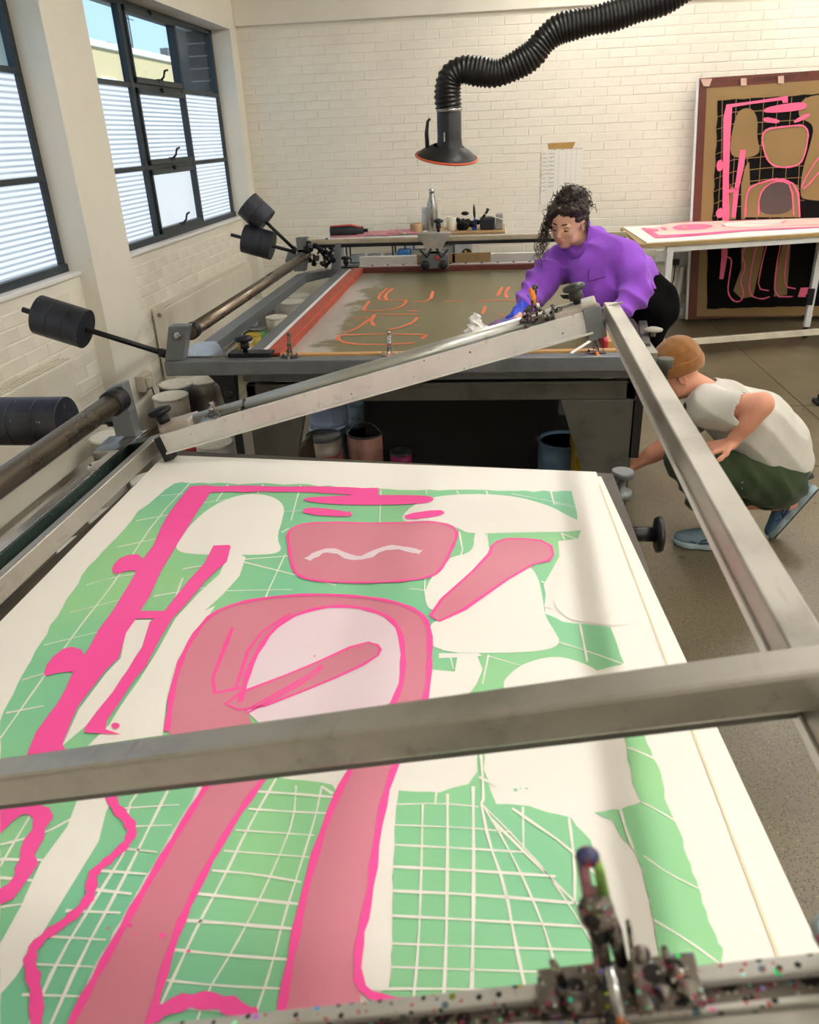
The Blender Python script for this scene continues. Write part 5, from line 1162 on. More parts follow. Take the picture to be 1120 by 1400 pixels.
# ================================================================ people : one smooth-blended surface per body or garment
class Vol:
    def __init__(s, lo, hi, h):
        s.lo = np.array(lo, float); s.h = h; s.n = np.ceil((np.array(hi) - s.lo) / h).astype(int) + 1
        s.d = np.full(s.n, 1.0, np.float32)
    def _sub(s, lo, hi):
        a = np.maximum(np.floor((np.array(lo) - s.lo) / s.h).astype(int), 0); b = np.minimum(np.ceil((np.array(hi) - s.lo) / s.h).astype(int) + 1, s.n)
        if np.any(b <= a): return None
        g = [(s.lo[i] + s.h * np.arange(a[i], b[i])).astype(np.float32) for i in range(3)]
        return tuple(slice(a[i], b[i]) for i in range(3)), np.meshgrid(*g, indexing='ij', sparse=True)
    def _mix(s, sl, d, k, op):
        o = s.d[sl]
        if op == 'add':
            h = np.maximum(k - np.abs(o - d), 0) / max(k, 1e-6); s.d[sl] = np.minimum(o, d) - h * h * k * .25
        else:
            h = np.maximum(k - np.abs(o + d), 0) / max(k, 1e-6); s.d[sl] = np.maximum(o, -d) + h * h * k * .25
    def cone(s, a, b, ra, rb, k=.03, op='add'):
        a = np.array(a, float); b = np.array(b, float); m = max(ra, rb) + k + .02
        q = s._sub(np.minimum(a, b) - m, np.maximum(a, b) + m)
        if q is None: return s
        sl, (X, Y, Z) = q; ab = b - a; L = max(ab @ ab, 1e-9)
        t = np.clip(((X - a[0]) * ab[0] + (Y - a[1]) * ab[1] + (Z - a[2]) * ab[2]) / L, 0, 1)
        d = np.sqrt((X - a[0] - t * ab[0]) ** 2 + (Y - a[1] - t * ab[1]) ** 2 + (Z - a[2] - t * ab[2]) ** 2) - (ra + t * (rb - ra))
        s._mix(sl, d, k, op); return s
    def chain(s, pts, rs, k=.03):
        for i in range(len(pts) - 1): s.cone(pts[i], pts[i + 1], rs[i], rs[i + 1], k)
        return s
    def ell(s, c, r, R=None, k=.03, op='add'):
        c = np.array(c, float); r = np.array(r, float); m = max(r) + k + .02
        q = s._sub(c - m, c + m)
        if q is None: return s
        sl, (X, Y, Z) = q; X = X - c[0]; Y = Y - c[1]; Z = Z - c[2]
        if R is None: A = np.eye(3)
        else: A = np.array(R)          # rows are the ellipsoid axes
        u = [X * A[i][0] + Y * A[i][1] + Z * A[i][2] for i in range(3)]
        k0 = np.sqrt(sum((u[i] / r[i]) ** 2 for i in range(3))); k1 = np.sqrt(sum((u[i] / r[i] ** 2) ** 2 for i in range(3)))
        s._mix(sl, k0 * (k0 - 1) / np.maximum(k1, 1e-6), k, op); return s
    def plane_cut(s, p, nrm):
        """keep the side the normal points away from"""
        X, Y, Z = [s.lo[i] + s.h * np.arange(s.n[i]) for i in range(3)]
        X, Y, Z = np.meshgrid(X, Y, Z, indexing='ij', sparse=True)
        s.d = np.maximum(s.d, ((X - p[0]) * nrm[0] + (Y - p[1]) * nrm[1] + (Z - p[2]) * nrm[2]).astype(np.float32)); return s
    def wobble(s, fn):
        X, Y, Z = [(s.lo[i] + s.h * np.arange(s.n[i])).astype(np.float32) for i in range(3)]
        X, Y, Z = np.meshgrid(X, Y, Z, indexing='ij', sparse=True)
        s.d = s.d + fn(X, Y, Z).astype(np.float32); return s
    def mesh(s, name, m, parent=None, smooth=1, **kw):
        d = s.d; ins = d < 0; nx, ny, nz = s.n
        c = ins[:-1, :-1, :-1].astype(np.int8)
        for i in (0, 1):
            for j in (0, 1):
                for k in (0, 1):
                    if i or j or k: c = c + ins[i:nx - 1 + i, j:ny - 1 + j, k:nz - 1 + k]
        act = (c > 0) & (c < 8); ci = np.argwhere(act); idx = np.full(act.shape, -1, np.int64); idx[act] = np.arange(len(ci))
        P = np.zeros((len(ci), 3)); W_ = np.zeros(len(ci)); off = [(i, j, k) for i in (0, 1) for j in (0, 1) for k in (0, 1)]
        val = {o: d[ci[:, 0] + o[0], ci[:, 1] + o[1], ci[:, 2] + o[2]].astype(float) for o in off}
        for o in off:
            for ax in range(3):
                if o[ax] == 0:
                    p = list(o); p[ax] = 1; p = tuple(p); a, b = val[o], val[p]; cr_ = (a < 0) != (b < 0)
                    t = np.where(cr_, a / np.where(cr_, a - b, 1), 0); q = np.array(o, float)[None, :].repeat(len(ci), 0); q[:, ax] += t
                    P[cr_] += q[cr_]; W_[cr_] += 1
        P = (P / W_[:, None] + ci) * s.h + s.lo
        F = []
        for ax in range(3):
            u, v = (ax + 1) % 3, (ax + 2) % 3
            A = np.take(ins, range(0, s.n[ax] - 1), axis=ax); B = np.take(ins, range(1, s.n[ax]), axis=ax); e = np.argwhere(A != B)
            ok = (e[:, u] > 0) & (e[:, v] > 0) & (e[:, u] < s.n[u] - 1) & (e[:, v] < s.n[v] - 1); e = e[ok]
            fl = ins[e[:, 0], e[:, 1], e[:, 2]]
            def g(du, dv):
                q = e.copy(); q[:, u] -= du; q[:, v] -= dv; return idx[q[:, 0], q[:, 1], q[:, 2]]
            f = np.stack([g(1, 1), g(0, 1), g(0, 0), g(1, 0)], 1); f[~fl] = f[~fl][:, ::-1]; F.append(f)
        F = np.concatenate(F); F = F[(F >= 0).all(1)]
        o0 = np.array(wloc(parent)) if parent is not None else np.zeros(3)
        me = bpy.data.meshes.new(name); me.vertices.add(len(P)); me.vertices.foreach_set('co', (P - o0).ravel())
        me.loops.add(F.size); me.loops.foreach_set('vertex_index', F.ravel().astype(np.int32))
        me.polygons.add(len(F)); me.polygons.foreach_set('loop_start', np.arange(0, F.size, 4, dtype=np.int32)); me.polygons.foreach_set('loop_total', np.full(len(F), 4, np.int32))
        me.polygons.foreach_set('use_smooth', np.ones(len(F), bool)); me.update(calc_edges=True); me.validate(); me.materials.append(m)
        o = bpy.data.objects.new(name, me); COL.objects.link(o)
        if parent is not None: o.parent = parent
        if smooth: sm_ = o.modifiers.new('smooth', 'SMOOTH'); sm_.factor = .5; sm_.iterations = smooth
        return tag(o, **kw)

def skin_mat(name, c0, c1):
    m = bpy.data.materials.new(name); n = NT(m)
    n.l(n.ramp(n.noise(9, 4, .6), [(.3, srgb(c0)), (.7, srgb(c1))]), n.b.inputs['Base Color'])
    n.b.inputs['Roughness'].default_value = .5; n.b.inputs['Subsurface Weight'].default_value = .08
    n.b.inputs['Subsurface Radius'].default_value = (.01, .004, .002); n.bump(n.noise(180, 2), .05, .001); return m
def cloth_mat(name, c, var=.1, sc=14, spots=None):
    return mat(name, c, .9, var=var, scale=sc, bump=.25, bscale=240, bdist=.0015, sheen=.15, spots=spots, spec=.2)
V3 = lambda *a: Vector(a)
def frame_from(f, up):
    f = Vector(f).normalized(); up = Vector(up); u = (up - f * up.dot(f)).normalized(); l = u.cross(f)   # l : the person's left
    return f, u, l
def finger_hand(vol, wrist, fdir, palm_n, thumb_side, sc=1.0, curl=.5, spread=.08, rad=1.0, k=.006, curls=None, fist=False):
    """palm and five fingers; fdir along the hand, palm_n out of the palm, thumb_side +-1"""
    f = Vector(fdir).normalized(); n_ = Vector(palm_n); n_ = (n_ - f * n_.dot(f)).normalized(); s_ = f.cross(n_) * thumb_side
    w = Vector(wrist); pl = .085 * sc
    for q in (-.6, -.2, .2, .6):
        vol.cone(w + s_ * (q * .035 * sc), w + f * pl * (1.0 - .08 * abs(q)) + s_ * (q * .058 * sc), .015 * sc * rad, .0125 * sc * rad, .012)
    vol.ell(w + f * pl * .4 + n_ * .006 * sc + s_ * .02 * sc, (.03 * sc, .02 * sc, .014 * sc), [f, s_, n_], .012)
    tips = []
    lens = [.072, .082, .076, .060]
    for i, q in enumerate((.60, .2, -.2, -.60)):
        b = w + f * pl * (.98 - .06 * abs(q)) + s_ * (q * .058 * sc); d = (f + s_ * q * spread * 2).normalized(); L = lens[i] * sc; c_ = (curls[i] if curls else curl) * (1 + .1 * i)
        p = [b]; ang = 0
        for seg, fr in enumerate((.45, .32, .25)):
            ang += c_ * (.55 if seg == 0 else .75); dd = d * math.cos(ang) + n_ * math.sin(ang); p.append(p[-1] + dd * L * fr)
        r = [.0098, .0088, .0080, .0068]; r = [x * sc * rad for x in r]; r[0] *= (.95 if i == 3 else 1)
        vol.chain(p, r, k); tips.append(p[-1])
    b = w + f * pl * .22 + s_ * .028 * sc; p = [b, b + (f * .55 + s_ * .7 + n_ * .25).normalized() * .036 * sc, b + (f * .55 + s_ * .7 + n_ * .25).normalized() * .036 * sc + (f * .85 + s_ * .4 + n_ * .3).normalized() * .030 * sc]
    p.append(p[-1] + (f * .95 + s_ * .1 + n_ * .35).normalized() * .022 * sc)
    vol.chain(p, [.014 * sc * rad, .0112 * sc * rad, .0098 * sc * rad, .008 * sc * rad], .008)
    return tips
def head_prims(vol, c, f, u, l, sc=1.0, female=True):
    c = Vector(c); A = [f, l, u]
    P = lambda a, b, d: c + f * (a * sc) + l * (b * sc) + u * (d * sc)
    E_ = lambda a, b, d, r, k=.012, op='add', R=A: vol.ell(P(a, b, d), [x * sc for x in r], R, k, op)
    E_(-.008, 0, .028, (.094, .076, .082), .02)                    # cranium
    E_(.026, 0, -.035, (.058, .057, .072), .03)                    # face mass
    E_(.050, 0, -.088, (.026, .024, .020), .022)                   # chin
    for q in (-1, 1):
        E_(.020, q * .045, -.065, (.034, .014, .024), .022)        # jaw corner
        E_(.056, q * .032, -.022, (.020, .020, .016), .020)        # cheek
        E_(.074, q * .030, .012, (.010, .020, .007), .012)         # brow ridge
        E_(.081, q * .030, -.002, (.010, .014, .0085), .008, 'cut')   # eye socket
        E_(.067, q * .030, -.003, (.013, .0135, .011), .002)       # closed lid over the ball
        E_(-.010, q * .077, -.012, (.018, .006, .030), .006)       # ear
        E_(-.006, q * .084, -.012, (.010, .005, .018), .004, 'cut')
    vol.cone(P(.080, 0, .006), P(.103, 0, -.030), .0055 * sc, .0085 * sc, .010)   # nose
    for q in (-1, 1): E_(.094, q * .010, -.034, (.009, .0065, .006), .006)
    E_(.084, 0, -.056, (.009, .021, .0055), .006); E_(.082, 0, -.067, (.009, .018, .0065), .006)   # lips
    E_(.092, 0, -.0615, (.006, .020, .0012), .002, 'cut')

# ---------------------------------------------------------------- the woman
wo = thing('person', (.82, 4.2, 0), 'woman with curly dark hair, purple sweatshirt and black trousers leaning over the farther press', 'person')
SK = skin_mat('fair_skin', '#dba88c', '#e6b79d')
hf, hu, hl = frame_from(RIGHT * -.60 + UP * -.60 - FWD * .53, UP * .72 - FWD * .64 - RIGHT * .20)
hc_ = Vector((.352, 4.10, 1.402))
hc_ = aty(777, 304, 4.10)
NB = V3(.455, 4.155, 1.275)                                         # neck base
SHL, SHR = V3(.610, 4.03, 1.225), V3(.31, 4.27, 1.15)
ELL, ELR = V3(.655, 3.87, 1.06), aty(735, 398, 4.08)
WRL, WRR = aty(838, 436, 3.77), aty(703, 437, 3.74)
HIPL, HIPR = V3(.76, 4.10, .93), V3(.84, 4.36, .93)
KNL, KNR = V3(.78, 4.30, .50), V3(.80, 4.50, .50)
ANL, ANR = V3(.70, 4.42, .09), V3(.72, 4.62, .09)
SPN = [V3(.80, 4.23, .93), V3(.74, 4.22, 1.03), V3(.60, 4.20, 1.13), V3(.49, 4.17, 1.22)]
def fem_body(vol, e=0.0, parts='all'):
    vol.chain(SPN, [.125 + e, .105 + e, .115 + e, .075 + e], .06)
    vol.cone(SHL, SHR, .052 + e, .052 + e, .05)
body = Vol((-.15, 3.55, -.01), (1.15, 4.78, 1.6), .0046)
fem_body(body)
for a, b, c_ in ((SHL, ELL, WRL), (SHR, ELR, WRR)): body.chain([a, b, c_], [.046, .038, .026], .025)
for h_, k_, a_ in ((HIPL, KNL, ANL), (HIPR, KNR, ANR)):
    body.chain([h_, k_, a_], [.088, .056, .036], .04); body.cone(k_.lerp(a_, .12) + V3(.02, 0, 0), k_.lerp(a_, .45) + V3(.015, 0, 0), .048, .045, .03)
    body.cone(a_ - V3(0, 0, .045), a_ + V3(-.13, -.03, -.06), .032, .022, .03)
body.cone(NB, hc_ - hu * .06 - hf * .02, .050, .047, .03)
head_prims(body, hc_, hf, hu, hl, 1.0)
fdR = Vector((-.95, -.15, -.22)); finger_hand(body, WRR, fdR, V3(.1, 0, -1), 1, .95, .25)
fdL = aty(806, 450, 3.69) - aty(838, 436, 3.77); finger_hand(body, WRL, fdL, V3(-.3, -.1, -.9), -1, .95, .75)
body.mesh('body', SK, wo, 1)
hx = lambda a, b, d: hc_ + hf * a + hl * b + hu * d
M_BROW = mat('dark_eyebrow', '#3a241a', .8)
for q in (-1, 1):
    pts = [hx(.0865 - i * i * .0010, q * (.012 + .0075 * i), .020 + .0035 * math.sin(i * .75)) for i in range(6)]
    MB().path(pts, [.0022, .0034, .0036, .0034, .0026, .0012], 6).build('eyebrow', M_BROW, wo)
    pts = [hx(.0825 - .0022 * abs(i - 2.0), q * (.018 + .005 * i), -.0085 - .0012 * math.sin(i * .63)) for i in range(6)]
    MB().path(pts, [.0012, .0022, .0025, .0025, .0022, .0012], 6).build('eyelashes', M_BROW, wo)
MB().ellipsoid(hx(.0855, 0, -.0565), (.0085, .019, .0045), 16, 10, Matrix((hf, hl, hu)).transposed()).ellipsoid(hx(.0845, 0, -.0665), (.0080, .016, .0052), 16, 10, Matrix((hf, hl, hu)).transposed()).build('lips', mat('rose_lips', '#c4706a', .45), wo)
# sweatshirt
SW = cloth_mat('purple_sweatshirt_cotton', '#9552cf', .10, 9)
sw = Vol((-.02, 3.6, .80), (1.1, 4.6, 1.45), .0055)
sw.chain([V3(.70, 4.20, 1.02), V3(.65, 4.20, 1.08), V3(.56, 4.17, 1.15), V3(.48, 4.15, 1.22)], [.142, .155, .145, .095], .07)
sw.chain([V3(.60, 4.10, .97), V3(.53, 4.06, 1.08), V3(.50, 4.07, 1.17)], [.105, .125, .11], .06)
sw.cone(SHL + V3(-.02, .02, -.0), SHR + V3(.02, 0, 0), .083, .080, .06)
sw.cone(SHL, NB, .07, .065, .05); sw.cone(SHR, NB, .07, .065, .05)
sw.chain([SHL, SHL.lerp(ELL, .5) + V3(.035, .0, -.01), ELL + V3(.02, .02, .01), ELL.lerp(WRL, .82) + V3(.01, 0, .01)], [.083, .080, .070, .046], .025)
sw.chain([SHR + V3(0, -.02, 0), SHR.lerp(ELR, .55) + V3(-.01, -.02, -.0), ELR + V3(-.01, 0, 0), ELR.lerp(WRR, .55)], [.082, .082, .072, .052], .04)
sw.chain([NB + V3(-.06, -.05, -.02), NB + V3(.03, -.05, .02), NB + V3(.06, .01, .04), NB + V3(0, .06, .02)], [.035, .035, .035, .035], .02)
sw.cone(NB - V3(.0, .0, .02), hc_ - hu * .03 - hf * .02, .050, .060, .012, 'cut')
def folds(X, Y, Z):
    a = (np.abs(np.sin(X * 15 + Z * 10 + 1.6 * np.sin(Y * 11 + Z * 9))) - .6) * .016 * np.clip((.62 - X) * 6, .2, 1)
    b = (np.abs(np.sin(X * 22 + Y * 13 + Z * 7 + 1.6 * np.sin(Z * 18))) - .6) * .017 * np.clip((X - .50) * 7, 0, 1)
    c = (np.abs(np.sin(Z * 30 + X * 34 + Y * 10)) - .6) * .014 * np.clip((.30 - X) * 8, 0, 1)
    return a + b + c
sw.ell(aty(788, 329, 4.035), (.047, .115, .056), None, .012, 'cut')
sw.wobble(folds)
sw.mesh('sweatshirt', SW, wo, 1)
# collar ring, pocket flap and torn holes
def ring(c, n_, ru, rv, r, seg=40, tw=None):
    n_ = Vector(n_).normalized(); a = n_.cross(V3(0, 0, 1)).normalized(); b = n_.cross(a)
    return [Vector(c) + a * (ru * math.cos(2 * math.pi * i / seg)) + b * (rv * math.sin(2 * math.pi * i / seg)) for i in range(seg + 1)]
def on_sweater(u, v, y0=3.85, y1=4.35):
    """first point of the sweatshirt surface met along a sight line"""
    for i in range(500):
        p = aty(u, v, y0 + (y1 - y0) * i / 500); q = ((np.array(p) - sw.lo) / sw.h).astype(int)
        if (q >= 0).all() and (q < sw.n).all() and sw.d[tuple(q)] < 0: return p
    return aty(u, v, 4.0)
cl = [on_sweater(u, v) for u, v in ((803, 306), (806, 316), (805, 328), (800, 340), (793, 350), (784, 352), (775, 346), (769, 338))]
cl = [cl[0] + V3(.01, .05, 0)] + cl + [cl[-1] + V3(0, .06, 0)]
MB().path([cl[i].lerp(cl[i + 1], t) for i in range(len(cl) - 1) for t in (0, .5)], .012, 10).build('collar', mat('purple_rib_collar', '#8446bd', .9, bump=.4, bscale=140, bdist=.003), wo)
pk = [on_sweater(u, v) for u, v in ((804, 371), (825, 363), (827, 380), (804, 386))]
dlt = -FWD * .012
MB().path([p + dlt * 1.2 for p in pk + pk[:1]], .0022, 6).build('pocket_seam', mat('dark_purple_thread', '#5d2b90', .9), wo)
MB().prism([p + dlt for p in pk], dlt * .8).build('pocket_flap', mat('purple_pocket', '#8e4dc8', .9, bump=.25, bscale=240, bdist=.0015), wo, bevel=.002)
M_HOLE = mat('black_hole_shirt', '#0d0a10', .9)
for pl in ([(765, 404), (775, 403), (787, 405), (781, 410), (770, 409)], [(773, 417), (783, 415), (796, 415), (794, 418), (775, 420)]):
    MB().flat([on_sweater(u, v) - FWD * .006 for u, v in pl]).build('torn_hole', M_HOLE, wo)
# trousers
TB = mat('black_trouser_cotton', '#060607', 1.0, var=.3, scale=6, spec=.08)
tr = Vol((.5, 3.85, .04), (1.15, 4.78, 1.14), .008)
tr.chain([V3(.80, 4.22, .94), V3(.74, 4.21, 1.01)], [.160, .142], .05)
for h_, k_, a_ in ((HIPL, KNL, ANL), (HIPR, KNR, ANR)): tr.chain([h_, k_, a_ + V3(0, 0, .0)], [.118, .095, .078], .05)
tr.wobble(lambda X, Y, Z: np.sin(Z * 40 + X * 20) * .003)
tr.mesh('trousers', TB, wo, 1)
for a_, q in ((ANL, 0), (ANR, 1)):
    s2 = Vol(a_ - V3(.22, .12, .10), a_ + V3(.12, .12, .05), .006); s2.cone(a_ + V3(.01, 0, -.03), a_ + V3(-.13, -.03, -.045), .045, .038, .02).plane_cut((0, 0, .002), (0, 0, -1)); s2.mesh('shoe', M_BLACK, wo)
# gloves, dyed blue and purple
def glove_mat():
    m = bpy.data.materials.new('ink_stained_glove'); n = NT(m)
    n.l(n.ramp(n.noise(16, 4, .65), [(.35, srgb('#2748b8')), (.5, srgb('#5a6aa8')), (.62, srgb('#9a4a86')), (.75, srgb('#5f7088'))]), n.b.inputs['Base Color']); n.b.inputs['Roughness'].default_value = .45; return m
GLV = glove_mat(); M_CUFF = mat('bright_blue_glove_cuff', '#1d3fcf', .55, var=.25, scale=22, spots=[(60, .12, '#7f9be6')])
for nm, w_, fd, pn, th, cu, el in (('R', WRR, fdR, V3(.1, 0, -1), 1, .25, ELR), ('L', WRL, fdL, V3(-.3, -.1, -.9), -1, .75, ELL)):
    g = Vol(w_ - V3(.24, .2, .18), w_ + V3(.16, .2, .16), .0036); finger_hand(g, w_, fd, pn, th, 1.0, cu, rad=1.12)
    g.mesh('glove', GLV, wo, 1)
    g = Vol(w_ - V3(.2, .2, .18), w_ + V3(.22, .25, .2), .0045); g.chain([w_ + Vector(fd).normalized() * .012, w_.lerp(el, .25), w_.lerp(el, .52 if nm == 'R' else .2)], [.030, .036, .046], .01)
    g.wobble(lambda X, Y, Z: np.sin(X * 130 + Z * 60) * .0022); g.mesh('glove_cuff', M_CUFF, wo, 1)
# hair : a dark curly mass swept up, loose ringlets by the face
HM = bpy.data.materials.new('dark_brown_curly_hair'); n = NT(HM)
n.l(n.ramp(n.noise(30, 3, .6), [(.3, srgb('#120a08')), (.7, srgb('#3c261c'))]), n.b.inputs['Base Color']); n.b.inputs['Roughness'].default_value = .38
hv = Vol(hc_ - V3(.22, .22, .2), hc_ + V3(.24, .22, .22), .0045)
E2 = lambda a, b, d, r, k=.02, op='add': hv.ell(hx(a, b, d), r, [hf, hl, hu], k, op)
E2(-.022, 0, .045, (.096, .088, .082)); E2(-.065, 0, .09, (.062, .072, .058)); E2(-.07, 0, .01, (.055, .07, .075)); E2(-.045, .0, .125, (.045, .05, .035))
E2(.035, -.03, .075, (.05, .045, .03)); E2(.035, .035, .078, (.045, .042, .028)); E2(.05, -.065, .03, (.03, .02, .05))
E2(.085, .012, -.01, (.05, .062, .068), .012, 'cut'); E2(.055, .065, -.03, (.05, .03, .05), .012, 'cut'); E2(-.005, .09, -.03, (.022, .018, .035), .008, 'cut')
hv.wobble(lambda X, Y, Z: (np.sin(X * 95 + 2 * np.sin(Z * 60)) * np.sin(Y * 90 + 1.5 * np.sin(X * 70)) * np.sin(Z * 100 + 2 * np.sin(Y * 50))) * .008)
hair = hv.mesh('hair', HM, wo, 1)
mb = MB(); rr = random.Random(21)
def curl(p0, d, L, R_, turns, r=.0022, n_=28):
    d = Vector(d).normalized(); a = d.cross(V3(.3, .5, .8)).normalized(); b = d.cross(a); ph = rr.uniform(0, 6.3); pts = []
    for i in range(n_):
        t = i / (n_ - 1); rad_ = R_ * (.5 + .7 * t); q = ph + turns * 2 * math.pi * t
        pts.append(Vector(p0) + d * (L * t) + V3(0, 0, -L * .25 * t * t) + a * (rad_ * math.cos(q)) + b * (rad_ * math.sin(q)))
    mb.path(pts, [r * (1 - .6 * i / n_) for i in range(n_)], 5, False)
for i in range(170):                       # over the crown and back
    th, ph = rr.uniform(0, 2 * math.pi), rr.uniform(-.1, 1.35); v = hf * (math.cos(th) * math.cos(ph) - .35) + hl * math.sin(th) * math.cos(ph) + hu * (math.sin(ph) + .45); v.normalize()
    if v.dot(hf) > .75: continue
    p = hx(-.03, 0, .045) + v * rr.uniform(.075, .10); tdir = v.cross(V3(rr.uniform(-1, 1), rr.uniform(-1, 1), rr.uniform(-1, 1))).normalized()
    curl(p, tdir + v * rr.uniform(.0, .6), rr.uniform(.04, .08), rr.uniform(.006, .012), rr.uniform(1.5, 3), .0026)
for i in range(46):                        # ringlets hanging beside the far cheek
    p = hx(.045 + rr.uniform(-.02, .03), -.068 + rr.uniform(-.02, .012), .04 + rr.uniform(-.03, .03)); curl(p, V3(-.25, -.05, -1) + V3(rr.uniform(-.28, .15), 0, 0), rr.uniform(.09, .20), rr.uniform(.006, .012), rr.uniform(2.5, 5), .0017, 44)
for i in range(14):
    p = hx(-.03 + rr.uniform(-.03, .02), .075, .0 + rr.uniform(-.02, .03)); curl(p, V3(.3, -.1, -1), rr.uniform(.03, .06), .006, 2, .0016)
for i in range(16):
    p = hx(.06, rr.uniform(-.06, .05), .07); curl(p, -hf * .3 + hl * rr.uniform(-.8, .8) + hu * .3, rr.uniform(.04, .07), .008, 2, .0022)
mb.build('loose_curls', HM, wo, fixn=False, kind='stuff')

# crumpled rag under her hand
rg = Vol((-.25, 3.5, .90), (.1, 3.95, 1.08), .004); rc = aty(650, 446, 3.69)
rr = random.Random(6)
rg.ell((rc.x + .01, 3.69, .955), (.06, .04, .02)); rg.ell((rc.x - .0, 3.70, .985), (.03, .02, .045), None, .02); rg.ell((rc.x + .08, 3.66, .95), (.03, .03, .014), None, .02)
rg.wobble(lambda X, Y, Z: np.sin(X * 160 + 3 * np.sin(Z * 120 + Y * 60)) * .005 + np.sin(Z * 190 + X * 90) * .003)
rg.mesh('cleaning_rag', mat('white_rag', '#f2f0ee', .85, var=.06, scale=12), None, 1, label='crumpled white rag under the gloved hand on the olive screen', cat='rag')

# ---------------------------------------------------------------- the man
ma = thing('person', (1.15, 3.4, 0), 'crouching man in tan beanie, grey T-shirt and dark green trousers reaching under the press', 'person')
SK2 = skin_mat('pinkish_skin', '#d9977c', '#e5a78c')
mN = V3(.955, 3.40, .715); mH = aty(926, 509, 3.40); 
mf, mu, ml = frame_from((-.80, .10, -.52), (-.45, 0, .85))
mSL, mSR = aty(966, 556, 3.28), V3(.96, 3.55, .63)
mEL, mER = aty(1042, 552, 3.16), V3(.86, 3.56, .44)
mWL = aty(1000, 606, 3.17); mWR = V3(.66, 3.56, .31)
mHPL, mHPR = V3(1.27, 3.31, .33), V3(1.28, 3.46, .32)
mKL, mKR = V3(.84, 3.28, .465), V3(1.02, 3.52, .20)
mAL, mAR = V3(1.05, 3.31, .095), V3(1.40, 3.44, .17)
mS = [V3(1.28, 3.39, .35), V3(1.23, 3.40, .46), V3(1.14, 3.40, .58), V3(1.02, 3.40, .655)]
mb_ = Vol((.5, 2.98, -.01), (1.62, 3.75, 1.0), .005)
mb_.chain(mS, [.125, .125, .13, .10], .06); mb_.cone(mSL, mSR, .062, .062, .06)
mb_.chain([mSL, mEL, mWL], [.056, .044, .028], .02); mb_.cone(mEL.lerp(mWL, .1), mEL.lerp(mWL, .5), .044, .040, .02)
mb_.chain([mSR, mER, mWR], [.056, .044, .028], .02); mb_.cone(mER.lerp(mWR, .1), mER.lerp(mWR, .5), .046, .040, .02)
for h_, k_, a_ in ((mHPL, mKL, mAL), (mHPR, mKR, mAR)):
    mb_.chain([h_, k_, a_], [.095, .058, .042], .04); mb_.cone(k_.lerp(a_, .15), k_.lerp(a_, .5), .056, .05, .03)
mb_.cone(mN, mH - mu * .05 - mf * .01, .060, .057, .03)
head_prims(mb_, mH, mf, mu, ml, 1.03, False)
fdm = (aty(970, 604, 3.16) - mWL); finger_hand(mb_, mWL, V3(-.85, -.05, -.22), V3(.0, .1, -1), 1, 1.0, .45)
finger_hand(mb_, mWR, V3(-.9, .05, -.3), V3(0, 0, 1), 1, 1.05, .5)
mb_.mesh('body', SK2, ma, 1)
# beanie
cp = Vol(mH - V3(.2, .2, .16), mH + V3(.2, .2, .2), .0045)
A_m = [mf, ml, mu]; hm = lambda a, b, d: mH + mf * a + ml * b + mu * d
cp.ell(hm(-.012, 0, .040), (.113, .097, .102), A_m); cp.ell(hm(-.035, 0, .075), (.085, .08, .075), A_m, .03)
q = mu * 1.0 + mf * -.30; q.normalize(); pc = hm(0, 0, .018)
cp.plane_cut(pc, -q)
cp.wobble(lambda X, Y, Z: np.sin(X * 90) * np.sin(Z * 80 + Y * 70) * .0015)
M_KNIT = mat('tan_knit_wool', '#94622f', .95, var=.12, scale=40, bump=.7, bscale=170, bdist=.004, sheen=.3)
cp.mesh('beanie', M_KNIT, ma, 1)
cf = Vol(mH - V3(.2, .2, .16), mH + V3(.2, .2, .2), .0045)
cf.ell(hm(-.012, 0, .036), (.120, .104, .108), A_m); cf.plane_cut(pc - q * .004, -q); cf.plane_cut(pc + q * .050, q)
cf.mesh('beanie_cuff', M_KNIT, ma, 1)
# T-shirt
TS = cloth_mat('washed_grey_cotton', '#cdcac1', .06, 5, spots=[(7, .035, '#7fa08c')])
ts = Vol((.82, 3.02, .26), (1.62, 3.75, .86), .0055)
ts.chain([V3(1.295, 3.39, .40), V3(1.25, 3.40, .47), V3(1.15, 3.40, .57), V3(1.04, 3.40, .64)], [.128, .145, .155, .125], .06)
ts.cone(mSL + V3(.01, .02, 0), mSR + V3(.01, -.01, 0), .085, .085, .06)
ts.cone(mSL, mSL.lerp(mEL, .58) + V3(-.005, 0, -.012), .080, .074, .03); ts.cone(mSL, mSL.lerp(mEL, .50) + V3(-.01, 0, -.06), .075, .060, .03); ts.cone(mSR, mSR.lerp(mER, .45), .080, .075, .03)
ts.cone(mN + V3(.05, 0, -.02), mN + V3(.0, 0, .01), .085, .070, .04)
ts.cone(mSL.lerp(mEL, .50) + V3(0, 0, -.02), mSL.lerp(mEL, 1.3) + V3(0, 0, -.03), .060, .09, .004, 'cut')
ts.cone(mN + V3(.0, 0, .0), mH, .062, .066, .01, 'cut')
ts.plane_cut((1.10, 3.4, .335), Vector((-.22, 0, -1)).normalized())
ts.wobble(lambda X, Y, Z: (np.abs(np.sin(X * 15 + Z * 24 + 1.2 * np.sin(Y * 14 + X * 9))) - .6) * .007 + np.sin(X * 60 - Z * 45 + Y * 30) * .0016)
ts.mesh('t_shirt', TS, ma, 2)
